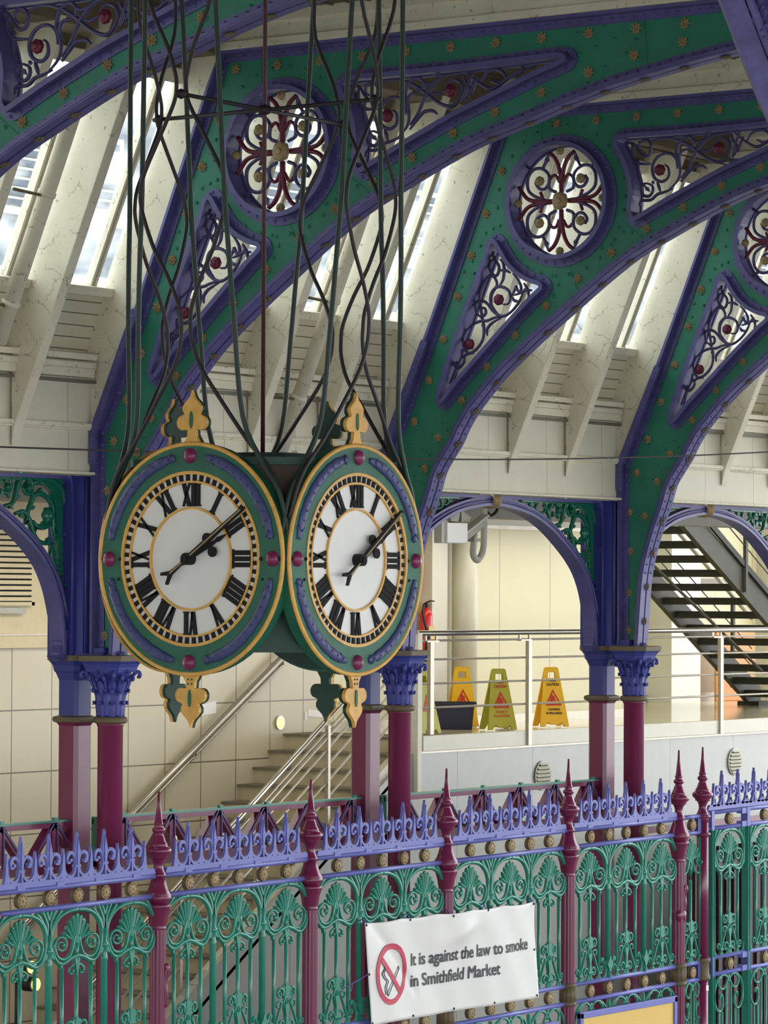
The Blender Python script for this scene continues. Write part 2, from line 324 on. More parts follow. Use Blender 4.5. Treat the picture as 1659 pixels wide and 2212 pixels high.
D = {"intrados":[[0.055,-0.44],[0.064,-0.45],[0.087,-0.145],[0.12,0.198],[0.196,0.498],[0.323,0.838],[0.379,1.004],[0.457,1.124],[0.544,1.244],[0.601,1.351],[0.698,1.492],[0.831,1.637],[0.953,1.759],[1.09,1.875],[1.381,2.099],[1.619,2.268],[1.919,2.482],[2.224,2.677],[2.538,2.824],[2.881,2.975],[3.203,3.099],[3.602,3.211],[3.941,3.311],[4.295,3.4],[4.651,3.464],[5.043,3.53],[5.6,3.6],[6.4,3.68],[7.4,3.73],[8.4,3.75]],"extrados":[[-0.115,1.18],[-0.09,1.205],[0.036,1.465],[0.21,1.88],[0.379,2.29],[0.675,3.009],[0.935,3.636],[1.045,3.875],[2.5,3.875],[5.2,3.872],[8.4,3.872]],"tri_low":[[0.931,2.842],[0.9,2.81],[0.867,2.712],[0.791,2.543],[0.715,2.367],[0.6,2.098],[0.516,1.887],[0.459,1.733],[0.418,1.619],[0.425,1.567],[0.462,1.575],[0.598,1.722],[0.719,1.833],[0.848,1.955],[0.977,2.075],[1.098,2.185],[1.218,2.29],[1.308,2.368],[1.39,2.43],[1.405,2.457],[1.383,2.485],[1.308,2.508],[1.217,2.55],[1.141,2.605],[1.081,2.665],[1.027,2.742],[0.981,2.812],[0.955,2.842]],"tri_up":[[2.9,3.605],[2.485,3.605],[2.159,3.606],[2.095,3.59],[2.085,3.55],[2.151,3.435],[2.203,3.313],[2.229,3.178],[2.221,3.052],[2.221,2.993],[2.256,2.946],[2.316,2.965],[2.571,3.083],[3.0,3.262],[3.114,3.304],[3.426,3.411],[3.735,3.517],[3.917,3.57],[3.945,3.603],[3.877,3.622],[3.6,3.618],[3.3,3.61]],"cc":[1.541,3.137],"low_scroll":[[[0.883,2.334],[0.886,2.417],[0.924,2.479],[0.931,2.517],[0.901,2.564],[0.855,2.572],[0.809,2.523],[0.778,2.46],[0.767,2.384],[0.779,2.319],[0.791,2.241],[0.811,2.163],[0.811,2.099],[0.796,2.042]],[[1.039,2.257],[0.963,2.247],[0.917,2.287],[0.879,2.34],[0.871,2.385],[0.886,2.443],[0.932,2.479],[0.993,2.476],[1.046,2.442],[1.062,2.383],[1.039,2.34],[0.993,2.338]],[[0.795,2.222],[0.764,2.255],[0.741,2.269],[0.729,2.321],[0.733,2.359],[0.763,2.377],[0.81,2.369],[0.848,2.341],[0.887,2.295],[0.948,2.254],[1.009,2.245],[1.077,2.281],[1.138,2.342],[1.168,2.392],[1.19,2.442],[1.22,2.472]],[[0.9,2.769],[0.9,2.711],[0.946,2.658],[0.95,2.606],[0.923,2.569],[0.885,2.59],[0.862,2.636],[0.877,2.687],[0.9,2.705]],[[0.954,2.484],[0.992,2.54],[1.0,2.617],[0.992,2.668],[0.961,2.702]],[[0.954,2.613],[1.015,2.61],[1.061,2.588]],[[1.069,2.39],[1.107,2.458],[1.114,2.477],[1.13,2.444],[1.16,2.43],[1.16,2.481],[1.129,2.534],[1.083,2.581]],[[1.099,2.407],[1.16,2.424],[1.205,2.441],[1.266,2.438]],[[1.19,2.499],[1.228,2.44],[1.236,2.395]],[[1.084,2.389],[1.1,2.363],[1.145,2.354]],[[0.641,2.144],[0.703,2.187],[0.772,2.21],[0.841,2.213],[0.917,2.236],[1.039,2.25]],[[0.842,2.091],[0.841,2.143],[0.887,2.192],[0.979,2.233]],[[0.775,2.319],[0.818,2.311],[0.825,2.272],[0.795,2.247],[0.764,2.255]],[[0.641,2.144],[0.611,2.081],[0.619,2.01],[0.658,1.957],[0.719,1.974],[0.773,2.023],[0.803,2.08],[0.803,2.163]],[[0.596,1.991],[0.604,1.926],[0.65,1.95],[0.712,1.955]],[[0.588,1.914],[0.55,1.857],[0.519,1.787],[0.481,1.717]],[[0.619,1.939],[0.619,1.887],[0.573,1.843],[0.534,1.851],[0.542,1.883],[0.573,1.876]]],"low_ros":[[0.963,2.375],[0.681,2.027]],"up_scroll":[[[2.603,3.326],[2.594,3.393],[2.552,3.44],[2.483,3.452],[2.415,3.42],[2.381,3.355],[2.39,3.28],[2.433,3.241],[2.484,3.237],[2.527,3.272],[2.522,3.339],[2.492,3.363]],[[2.535,3.168],[2.603,3.23],[2.629,3.295],[2.62,3.369],[2.594,3.43],[2.602,3.496],[2.636,3.545],[2.704,3.57],[2.746,3.537],[2.746,3.493],[2.713,3.481],[2.679,3.505]],[[2.363,3.542],[2.449,3.573],[2.551,3.566],[2.653,3.529],[2.729,3.487],[2.806,3.43],[2.898,3.373],[2.982,3.352],[3.04,3.385],[3.073,3.449],[3.057,3.508],[2.998,3.534],[2.948,3.516],[2.931,3.473]],[[2.637,3.25],[2.705,3.327],[2.747,3.405],[2.789,3.468],[2.847,3.523],[2.914,3.562],[2.99,3.572],[3.065,3.574]],[[2.637,3.22],[2.705,3.29],[2.755,3.331],[2.823,3.334],[2.865,3.309]],[[2.713,3.473],[2.645,3.463],[2.62,3.421],[2.628,3.354]],[[2.131,3.558],[2.2,3.553],[2.252,3.483],[2.304,3.442],[2.355,3.461],[2.363,3.527],[2.329,3.566],[2.269,3.556],[2.26,3.504],[2.295,3.48]],[[2.2,3.546],[2.2,3.456],[2.252,3.393],[2.364,3.379]],[[2.252,3.438],[2.252,3.319],[2.278,3.243],[2.322,3.196]],[[2.33,3.229],[2.377,3.207],[2.382,3.162],[2.348,3.127],[2.296,3.138],[2.279,3.183],[2.296,3.223],[2.33,3.229]],[[2.262,3.051],[2.279,3.094],[2.365,3.097],[2.425,3.137],[2.484,3.149],[2.561,3.173]],[[2.424,3.234],[2.45,3.158]],[[3.081,3.565],[3.098,3.513],[3.132,3.459],[3.107,3.395]],[[2.712,3.577],[2.772,3.521],[2.856,3.537],[2.864,3.562]],[[2.381,3.244],[2.39,3.221]],[[2.806,3.452],[2.873,3.448],[2.923,3.474]],[[3.221,3.5],[3.263,3.558],[3.346,3.577],[3.409,3.546],[3.419,3.501],[3.367,3.479],[3.305,3.502]],[[3.116,3.57],[3.211,3.492],[3.305,3.449],[3.388,3.478],[3.471,3.524],[3.554,3.552],[3.667,3.577]],[[3.554,3.587],[3.564,3.551],[3.492,3.522]],[[3.158,3.575],[3.116,3.464],[3.095,3.377]],[[3.189,3.537],[3.137,3.418]]],"up_ros":[[2.458,3.324],[2.986,3.458]],"circ_scroll":[[[-0.071,0.004],[-0.25,0.013],[-0.335,0.038],[-0.388,0.095],[-0.42,0.142]],[[-0.155,0.016],[-0.25,0.051],[-0.314,0.108],[-0.314,0.207],[-0.261,0.266],[-0.188,0.27],[-0.124,0.222],[-0.113,0.158],[-0.155,0.107],[-0.208,0.111],[-0.24,0.157],[-0.219,0.192]],[[-0.272,0.258],[-0.325,0.297]],[[-0.177,0.27],[-0.156,0.304],[-0.135,0.338]],[[-0.113,0.185],[-0.113,0.105],[-0.05,0.074]],[[-0.103,0.185],[-0.082,0.205],[-0.05,0.203],[-0.019,0.152]],[[-0.197,0.083],[-0.176,0.028]],[[-0.001,0.071],[-0.009,0.196],[-0.03,0.296],[-0.072,0.37],[-0.125,0.409]]],"span":[[[27.084,0.793],[27.183,0.829],[27.309,0.818],[27.41,0.754],[27.449,0.649],[27.462,0.529],[27.438,0.396]],[[26.703,0.609],[26.684,0.68],[26.677,0.758],[26.738,0.831],[26.824,0.827],[26.836,0.762],[26.8,0.721],[26.738,0.74]],[[26.776,0.623],[26.874,0.651],[26.91,0.73],[26.935,0.803],[26.996,0.844],[27.071,0.813],[27.072,0.734],[27.009,0.726],[26.984,0.771]],[[27.086,0.457],[27.035,0.562],[27.084,0.668],[27.109,0.708],[27.196,0.723],[27.297,0.659],[27.323,0.567],[27.324,0.461],[27.362,0.395]],[[27.098,0.524],[27.148,0.485],[27.248,0.486],[27.311,0.527]],[[26.899,0.573],[26.998,0.588],[27.06,0.523],[27.098,0.438],[27.174,0.373],[27.324,0.362]],[[27.324,0.362],[27.3,0.275],[27.351,0.196],[27.427,0.177],[27.49,0.217],[27.464,0.27],[27.388,0.256]],[[27.375,0.395],[27.477,0.297],[27.49,0.197],[27.427,0.137],[27.453,0.064],[27.504,-0.002]],[[26.678,0.712],[26.628,0.796],[26.555,0.84],[26.483,0.818],[26.459,0.753],[26.556,0.729],[26.616,0.763],[26.58,0.801]],[[26.483,0.799],[26.422,0.83],[26.362,0.809],[26.387,0.771],[26.447,0.772]],[[26.362,0.816],[26.29,0.833],[26.207,0.825]]],"span_ros":[[27.235,0.565],[27.453,0.064],[26.787,0.76],[27.022,0.759]],"arch_in":[[26.03,0.763],[26.267,0.723],[26.448,0.669],[26.654,0.582],[26.875,0.454],[27.062,0.326],[27.2,0.195],[27.301,0.03],[27.366,-0.168],[27.392,-0.334],[27.396,-0.475]],"arch_out":[[26.029,0.833],[26.267,0.781],[26.508,0.715],[26.752,0.609],[26.999,0.469],[27.187,0.327],[27.313,0.196],[27.402,0.064],[27.479,-0.102],[27.506,-0.268]],"bay":25.7149}
# ================================================================ THE SETTING
struct('floor', MB().box(-10, 60, -30, 30, FLOOR - .2, FLOOR), 'ground_paving')
struct('floor', MB().box(27.80, 46, 19.02, 23.2, MEZZ - .12, MEZZ), 'landing_floor')
mb = MB(); mb.box(27.78, 46, 18.94, 19.02, MEZZ - .135, MEZZ + .012); struct('trim_1', mb, 'slab_cream', .006)
struct('trim_2', MB().box(27.7, 46, 18.97, 19.04, MEZZ - .155, MEZZ - .135), 'steel_satin')
mb = MB(lambda p: (p[1], 19.0 + p[0], p[2])); mb.plate([[(27.66, -1.505), (46, -1.505), (46, FLOOR), (22.3, FLOOR), (22.3, -4.62)]], 0, .10); struct('wall_front', mb, 'lower_panels')
struct('wall_back', MB().box(12, 28.45, 20.5, 20.7, FLOOR, -.485), 'wall_tiles')
mb = MB(); mb.box(12, 28.45, 20.47, 20.7, -.485, -.365); struct('trim_3', mb, 'louvre_cream')
struct('trim_4', MB().box(12, 28.45, 20.462, 20.7, -.375, -.36), 'steel_satin')
struct('wall_back', MB().box(12, 28.45, 20.5, 20.7, -.36, .98), 'louvre_cream')
struct('wall_back', MB().box(28.45, 34.0, 20.5, 20.7, MEZZ, .98), 'landing_wall')
struct('trim_5', MB().box(28.45, 34.0, 20.44, 20.5, .70, .74), 'steel_satin')
struct('trim_6', MB().box(28.45, 34.0, 20.46, 20.5, .74, .9), 'slab_cream')
struct('trim_7', MB().box(29.98, 30.26, 20.34, 20.5, MEZZ, .9), 'slab_cream')
struct('baseboard_back', MB().box(28.45, 34.0, 20.47, 20.5, MEZZ, MEZZ + .09), 'steel_satin')
struct('wall_right', MB().box(33.80, 33.95, 20.7, 23.0, MEZZ, 2.75), 'landing_wall')
struct('wall_back', MB().box(34.0, 46, 23.0, 23.2, MEZZ, 2.6), 'landing_wall')
struct('baseboard_back', MB().box(34.0, 46, 22.96, 23.0, MEZZ, MEZZ + .10), 'steel_satin')
struct('trim_8', MB().box(38.72, 39.45, 22.62, 23.0, MEZZ, 2.0), 'white_panel')
struct('trim_9', MB().box(41.6, 41.9, 22.7, 23.0, MEZZ, 2.0), 'slab_cream')
struct('trim_10', MB().box(34.0, 46, 22.93, 23.0, .16, .23), 'soffit_grey')
struct('ceiling', MB().box(12, 34.0, 16.98, 20.7, .93, 1.05), 'soffit_grey')
struct('ceiling', MB().box(34.0, 46, 16.98, 18.3, .93, 1.05), 'soffit_grey')
struct('ceiling', MB().box(34.0, 46, 18.3, 23.2, 2.75, 2.9), 'soffit_grey')
struct('trim_11', MB().box(12, 46, 18.6, 18.9, .74, .93), 'soffit_grey')
# roof: fascia, moulded cornice, sloping boards, skylights, flat ceiling. q = distance from the column row towards the nave
def skq(z): return -.393 + (z - 1.33) * .429
def inq(z): return -.09 + (z - 1.2) * .429
XA, XB = XT[0] - 2 * LB, XT[4] + LB
mb = MB(); mb.box(XA, XB, 16.64, 16.78, .875, 1.22); mb.box(XA, XB, 16.65, 16.78, 1.22, 1.70); struct('wall_left', mb, 'fascia_paint')
mb = MB()
for b_ in range(-2, 5):
  XA, XB = XT[0] + LB * b_ + .10, XT[0] + LB * (b_ + 1) - .10; mb.box(XA, XB, 16.575, 16.64, .865, .885); mb.box(XA, XB, 16.60, 16.64, 1.205, 1.24); mb.box(XA, XB, 16.61, 16.66, 1.19, 1.205)
  mb.box(XA, XB, 16.585, 16.66, 1.575, 1.64); mb.box(XA, XB, 16.57, 16.72, 1.64, 1.685); mb.box(XA, XB, 16.555, 16.76, 1.70, 1.745)
XA, XB = XT[0] - 2 * LB, XT[4] + LB; struct('trim_12', mb, 'cream_paint', .004)
struct('trim_13', MB().box(XA, XB, 16.60, 16.64, 1.535, 1.56), 'step_nosing')
def slab(mb, xa, xb, z0, z1, o0, o1):
    """strip of the roof slope between heights z0 and z1; o0,o1 = distance inside the skin"""
    n = Vector((0, -.919, -.394)); P = lambda z, o: Vector((0, 16.5 - skq(z), z)) + n * o
    a, b, c, d = P(z0, o0), P(z1, o0), P(z1, o1), P(z0, o1); vs = [(x, p.y, p.z) for x in (xa, xb) for p in (a, b, c, d)]
    mb.add(vs, [(0, 1, 2, 3), (7, 6, 5, 4), (0, 4, 5, 1), (1, 5, 6, 2), (2, 6, 7, 3), (3, 7, 4, 0)])
mb = MB(); slab(mb, XA, XB, 1.72, 2.2, -.05, 0); struct('wall_left', mb, 'upper_boards')
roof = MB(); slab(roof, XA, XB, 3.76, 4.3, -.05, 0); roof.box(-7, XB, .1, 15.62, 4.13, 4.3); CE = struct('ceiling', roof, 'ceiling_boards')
mb = MB()
for i in range(60):
    y = 15.4 - i * .16
    if y > 7.5: mb.box(XA, XB, y - .01, y + .01, 4.115, 4.135)
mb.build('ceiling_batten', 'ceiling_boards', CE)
def rafter():
    mb = MB(lambda p: (p[0], -p[1], p[2]))
    mb.plate([[(-.125, 1.05), (-.09, 1.2), (1.07, 3.90), (.99, 3.92), (.76, 4.0), (skq(3.9), 3.95), (skq(1.75) + .0, 1.75), (-.13, 1.69)]], -.05, .05)
    return mb
r0 = None
for b in range(-1, 4):
    for k in range(4):
        x = XT[0] + LB * b + LB * k / 4 + (-.015 if k == 0 else 0)
        o = rafter().build('rafter', 'cream_paint', CE, (x, 16.53, 0), .006) if r0 is None else r0.copy()
        if r0 is None: r0 = o
        else: COL.objects.link(o); o.location = (x, 16.5 if k else 16.53, 0)
        if k: continue
    # one skylight per bay: sill, head, glazing bars, panes
    xa, xb = XT[0] + LB * b, XT[0] + LB * (b + 1)
    w = MB(); slab(w, xa, xb, 2.19, 2.25, -.04, .07); slab(w, xa, xb, 3.70, 3.80, -.04, .05)
    wo_ = tag(w.build('window_%d' % (b + 2), 'cream_paint'), kind='structure')
    g = MB()
    for k in range(4):
        c = XT[0] + LB * b + LB * (k + .5) / 4
        for e in (-.20, .20): slab(g, c + e - .035, c + e - .012, 2.2, 3.78, -.03, .035); slab(g, c + e + .012, c + e + .035, 2.2, 3.78, -.03, .035); slab(g, c + e - .012, c + e + .012, 2.2, 3.78, -.03, .01)
    g.build('glazing_bar', 'cream_paint', wo_)
    p = MB(); slab(p, xa, xb, 2.2, 3.78, -.012, -.004); p.build('pane', 'skylight_glass', wo_)
struct('wall_left', MB().box(-7, XA, 16.4, 16.6, FLOOR, 4.3), 'fascia_paint')  # unseen solid wall added to keep side light off the truss faces
# the opposite side of the avenue: skylight openings narrowed to hold light off the trusses, wall below (outside the view)
mb = MB(); mb.box(-7, 46, .4, .66, .875, 2.2); mb.box(-7, 46, -.1, .3, 2.75, 4.3)
for k in range(57): mb.box(-7 + k * .93, -6.9 + k * .93, -.1, .5, 2.2, 3.9)
struct('wall_right', mb, 'fascia_paint'); struct('wall_front', MB().box(-7.2, -7, -.2, 24, -1.6, 4.3), 'landing_wall')  # unseen end wall added to block light from the avenue's end
# cream timber beam lying on each truss
for i in range(4):
    mb = MB(); x = XT[i]; mb.box(x - .10, x + .10, 8.0, 15.55, 3.885, 4.13); mb.box(x - .12, x + .12, 8.0, 15.56, 3.885, 3.94); mb.box(x - .125, x + .125, 8.0, 15.57, 4.05, 4.13)
    struct('trim_%d' % (14 + i), mb, 'cream_paint', .004)
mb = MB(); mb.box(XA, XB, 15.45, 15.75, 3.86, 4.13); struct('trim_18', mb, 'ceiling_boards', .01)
# pale market building seen through the skylights
bd = thing('market_building', (28, 24, 0), 'pale grey building with louvred openings seen through the roof skylights', 'building')
MB().box(-16, 24, 0, .4, 1.5, 5.3).build('wall', 'outer_wall', bd)
for i in range(11):
    for z in (2.4, 3.9):
        m_ = MB(); x = -15.2 + i * 3.6; m_.box(x, x + 2.2, -.04, 0, z, z + .95); m_.build('window_frame', 'notice_white', bd)
        m_ = MB()
        for k in range(8): m_.box(x + .1, x + 2.1, -.07, -.04, z + .08 + k * .105, z + .15 + k * .105)
        m_.build('louvre', 'outer_louvre', bd)
# ================================================================ ROOF TRUSSES
intr = D['intrados']; extr = D['extrados']
tri_low, tri_up = D['tri_low'], D['tri_up']
cq, cz = D['cc']
circ = [(cq + .455 * math.cos(a), cz + .455 * math.sin(a)) for a in [2 * PI * i / 48 for i in range(48)]]
TM = lambda p: (p[0], -p[1], p[2])
def truss_parts(root):
    si = [(p.x, p.y) for p in smooth([(a, b, 0) for a, b in intr], 3)]
    outer = [(-.115, -.44)] + extr + si[::-1]
    low = [(p.x, p.y) for p in smooth([(a, b, 0) for a, b in tri_low], 3, True)]
    up = [(p.x, p.y) for p in smooth([(a, b, 0) for a, b in tri_up], 3, True)]
    loops = [low, up, circ]; loops = [l if area2(l) > 0 else l[::-1] for l in loops]
    web = MB(TM); web.plate([outer] + [l[::-1] for l in loops], -.012, .012)
    # joint seams and field rivets on the web
    for (a, b, c_, d) in [(-.10, 1.02, .26, .90), (.52, 2.62, .72, 2.56), (1.02, 3.66, 1.02, 3.86), (1.36, 3.62, 1.36, 3.85), (1.10, 2.70, 1.04, 2.62), (1.62, 2.62, 1.70, 2.42), (2.26, 3.63, 2.26, 3.86), (2.10, 2.95, 2.3, 2.80), (4.55, 3.42, 4.52, 3.86), (.76, 3.22, .98, 3.12)]:
        web.sweep([(-.014, a, b), (-.014, c_, d)], [(-.004, -.002), (.004, -.002), (.004, .003), (-.004, .003)], (1, 0, 0), smooth=False)
    rv = []
    for a in range(0, 360, 14): rv.append((cq + .60 * math.cos(math.radians(a)), cz + .60 * math.sin(math.radians(a))))
    rv = [p for p in rv if p[1] < 3.80 and (p[0] - cq) * .919 - (p[1] - cz) * .394 > -.60]
    rv += [(.10, 1.52), (.18, 1.50), (.03, 1.33), (.16, 1.36), (.24, 1.30), (.32, 1.32), (.42, 1.40), (.46, 1.34), (-.03, 1.22), (.10, 1.24), (.21, 1.2), (.30, 1.14), (.20, 1.06), (.08, 1.05), (.14, .98), (.26, 1.18),
           (1.46, 2.55), (1.52, 2.47), (1.48, 2.38), (1.56, 2.62), (1.38, 2.33), (1.62, 2.55), (.62, 2.62), (.70, 2.70), (.72, 2.60), (.78, 2.82), (.70, 2.9), (.60, 2.5), (.83, 2.92), (.90, 2.95), (2.12, 2.86), (2.04, 2.80), (2.2, 2.85), (1.98, 2.9), (1.93, 2.74),
           (4.02, 3.62), (4.15, 3.66), (4.08, 3.42), (4.22, 3.52), (4.3, 3.7), (4.38, 3.6), (4.28, 3.42), (4.42, 3.45), (4.46, 3.68), (4.2, 3.8), (4.0, 3.76)]
    for q, z in rv:
        if not any(inside((q, z), l) for l in loops): web.rivet((-.012, q, z), (-1, 0, 0), .016)
    web.build('web_plate', 'truss_green', root)
    def flange(name, path, side, closed=False, rivets=True, under=False, halfw=.095, band=.05):
        f = MB(TM); P3 = [(0, a, b) for a, b in path]; w = halfw
        f.sweep(P3, [(-.011, -w), (.011, -w), (.011, w), (-.011, w)], (1, 0, 0), closed, smooth=False)
        off = offset2([(a, b, 0) for a, b in path], side * (band / 2 + .012), closed)
        off = [(0, p.x, p.y) for p in off]
        f.sweep(off, [(-band / 2, -.024), (band / 2, -.024), (band / 2, .024), (-band / 2, .024)], (1, 0, 0), closed, smooth=False)
        if rivets:
            for p in resample(off + ([off[0]] if closed else []), .085): f.rivet((-.024, p[1], p[2]), (-1, 0, 0), .015)
        return f
    ex = [(-.115, -.44)] + extr
    f = flange('top', ex, -1, band=.055)
    for a, b in ((0, 5),):   # splice angle low on the slope
        sp = [(-.115, .95), (-.115, 1.18), (.28, 2.06)]
        f.sweep([(-.103, q + .018, z) for q, z in sp], [(-.03, -.012), (.03, -.012), (.03, .012), (-.03, .012)], (1, 0, 0), smooth=False)
        for p in resample([(0, q + .018, z) for q, z in sp], .06): f.rivet((-.115, p[1], p[2]), (-1, 0, 0), .011)
    f.build('outer_flange', 'truss_blue', root)
    f = flange('arch', si, 1)
    # groove and paired bolts on the underside of the arch
    dn = offset2([(a, b, 0) for a, b in si], -.016); dn = [(0, p.x, p.y) for p in dn]
    for sx in (-.05, .05):
        f.sweep([(sx, p[1], p[2]) for p in dn], [(-.006, -.04), (.006, -.04), (.006, .04), (-.006, .04)], (1, 0, 0), smooth=False)
    rs = resample(dn, .075)
    for i, p in enumerate(rs[:-1]):
        if p[2] < .2 or p[2] > 1.75: continue
        t = (rs[i + 1] - rs[i]).normalized(); N = Vector((0, t.z, -t.y))
        for sx in (-.05, .05): f.rivet(Vector((sx, p[1], p[2])) + N * .006, N, .012)
    f.build('arch_flange', 'truss_blue', root)
    for nm, l, bw in (('spandrel_rim', loops[0], .05), ('spandrel_rim', loops[1], .05), ('roundel_rim', loops[2], .06)):
        f = flange(nm, l, -1, True, halfw=.085, band=bw)
        for sx in (-.082, .082):
            f.sweep([(sx, a, b) for a, b in l], [(-.02, -.012), (.016, -.012), (.016, .012), (-.02, .012)], (1, 0, 0), True, smooth=False)
        f.build(nm, 'truss_blue', root)
    # cast scrollwork
    def stroke(mb, pts, r=.0115, k=4, taper=False):
        P = smooth([(0, a, b) for a, b in pts], k); n = len(P)
        mb.tube(P, r, 6, (1, 0, 0), scale=[1 - .45 * abs(2 * i / (n - 1) - 1) ** 2 for i in range(n)] if taper else None, flat=1.3)
    for sc_, ros, nm in ((D['low_scroll'], D['low_ros'], 'spandrel_scrollwork'), (D['up_scroll'], D['up_ros'], 'spandrel_scrollwork')):
        mb = MB(TM)
        for s in sc_: stroke(mb, s, .0135, taper=True)
        for i, s in enumerate(sc_):      # small leaves at some stroke ends
            a, b = s[-1]; c_, d = s[-2]; L = math.hypot(a - c_, b - d) or 1; ux, uz = (a - c_) / L, (b - d) / L
            if i % 5 == 3: mb.plate([[(a - ux * .02, b - uz * .02), (a + ux * .015 - uz * .016, b + uz * .015 + ux * .016), (a + ux * .05, b + uz * .05), (a + ux * .015 + uz * .016, b + uz * .015 - ux * .016)]], -.008, .008)
        mb.build(nm, 'scroll_blue', root)
        for q, z in ros:
            m2 = MB(TM); m2.disc((-.01, q, z), .044, .02, 28, 'x', .014, 7, .05); m2.disc((-.035, q, z), .022, .01, 12, 'x', .006)
            m2.build('rosette', 'scroll_maroon', root)
    mb = MB(TM); mm = MB(TM)
    for sx in (1, -1):
        for sz in (1, -1):
            for i, s in enumerate(D['circ_scroll']):
                pts = [(cq + a * sx * (.955 if i in (0, 7) else 1), cz + b * sz * (.955 if i in (0, 7) else 1)) for a, b in s]
                stroke(mm if i in (0, 7, 6, 5) else mb, pts, .017 if i in (0, 7) else .0135)
            for kx, kz in ((.255, .262), (.215, .30)): pass
            a, b = D['circ_scroll'][3][-1]; mb.plate([[(cq + sx * (a - .03), cz + sz * (b - .05)), (cq + sx * (a + .018), cz + sz * (b - .01)), (cq + sx * (a + .01), cz + sz * (b + .05)), (cq + sx * (a - .02), cz + sz * b)]], -.008, .008)
    mb.build('roundel_scrollwork', 'scroll_blue', root); mm.build('roundel_cross', 'scroll_maroon', root)
    for q, z, r in [(0, 0, .07)] + [(s * .192, t * .168, .038) for s in (1, -1) for t in (1, -1)] + [(.393, 0, .032), (-.393, 0, .032), (0, .40, .032), (0, -.40, .032)]:
        m2 = MB(TM); m2.disc((-.012, cq + q, cz + z), r, .02, 32, 'x', .014, 8, .06); m2.disc((-.04, cq + q, cz + z), r * .35, .012, 12, 'x', .006)
        m2.build('rosette', 'old_gold', root)
    stars = [(.983, 3.41), (.833, 3.076), (.694, 2.744), (.563, 2.416), (.424, 2.077), (.285, 1.748), (.145, 1.414), (.03, 1.115), (.247, 1.03), (.379, 1.276), (.608, 1.575), (.848, 1.841), (1.122, 2.083), (1.411, 2.305), (1.704, 2.511), (2.016, 2.70), (2.337, 2.873), (2.666, 3.022), (3.007, 3.165), (3.348, 3.286), (3.72, 3.388), (4.094, 3.492),
             (-.04, .755), (.118, .72), (-.032, .407), (-.045, .03), (-.05, -.31)] + [(1.134 + .37 * i, 3.757) for i in range(12)] + [(4.449, 3.58), (4.82, 3.637), (5.3, 3.65)]
    s0 = MB().star((-.012, 0, 0), .046, 'x', 8, .026).build('star_boss', 'old_gold', root); s0.location = (0, -stars[0][0], stars[0][1])
    for q, z in stars[1:]:
        o = s0.copy(); COL.objects.link(o); o.location = (0, -q, z)
    rs = resample(dn, .31); u0 = None
    for i, p in enumerate(rs[1:-1]):
        t = (rs[i + 2] - rs[i + 1]).normalized(); N = Vector((0, t.z, -t.y))
        m2 = MB(TM).star(Vector((0, p[1], p[2])) + N * .005, .045, N, 8, .024); m2.build('star_boss', 'dull_bronze', root)
def inside(p, poly):
    x, y = p; r = False
    for i in range(len(poly)):
        x1, y1 = poly[i - 1]; x2, y2 = poly[i]
        if (y1 > y) != (y2 > y) and x < (x2 - x1) * (y - y1) / (y2 - y1) + x1: r = not r
    return r
TL = ['dark green truss crossing the top left corner of the view', 'green truss directly behind the hanging clock and its rods', 'green truss standing between the clock and the two-arch bay, with its whole roundel clear', 'green truss farthest right, its roundel cut by the right edge']
t0 = thing('roof_truss', (XT[0], YC, 0), TL[0], 'truss', 'riveted roof trusses')
truss_parts(t0)
for i in (1, 2, 3):
    c = copy_tree(t0); c.location = (XT[i], YC, 0); c['label'] = TL[i]
# ================================================================ COLUMNS AND PIERS
def capital_leaf(mb, ang, r0, r1, z0, z1, w, curl):
    """acanthus leaf bending outward at its tip"""
    ca, sa = math.cos(ang), math.sin(ang); vs = []; N = 6
    for i in range(N + 1):
        t = i / N; r = r0 + (r1 - r0) * t ** 2.2 + curl * max(0, t - .75) * 1.2; z = z0 + (z1 - z0) * min(t * 1.12, 1) - max(0, t - .86) * curl * 3
        ww = w * (.7 + .5 * math.sin(PI * min(1, t * 1.1))) * (1 - t ** 5 * .7)
        for k, e in ((-1, .0), (0, .012), (1, .0)): vs.append(((r + e) * ca - k * ww * sa, (r + e) * sa + k * ww * ca, z))
    fs = [(i * 3 + k, i * 3 + k + 1, i * 3 + k + 4, i * 3 + k + 3) for i in range(N) for k in range(2)]
    vs += [(x * .95, y * .95, z) for x, y, z in vs]; n = (N + 1) * 3
    fs += [tuple(n + i for i in reversed(f)) for f in fs]
    for i in range(N): fs += [(i * 3, i * 3 + 3, n + i * 3 + 3, n + i * 3), (i * 3 + 2, n + i * 3 + 2, n + i * 3 + 5, i * 3 + 5)]
    mb.add(vs, fs, True)
rc = thing('round_column', (XT[1], YC, 0), 'x', 'column', 'round iron columns')
MB().lathe([(.15, FLOOR), (.15, FLOOR + .25), (.115, FLOOR + .32), (.093, FLOOR + .4), (.093, -.975), (.10, -.965), (.103, -.95)], 32).build('shaft', 'post_maroon', rc)
MB().lathe([(.103, -.952), (.122, -.945), (.128, -.928), (.122, -.908), (.105, -.90)], 32).build('neck_ring', 'dull_bronze', rc)
mb = MB(); mb.lathe([(.088, -.90), (.094, -.80), (.10, -.72), (.115, -.65), (.15, -.585), (.165, -.56)], 24)
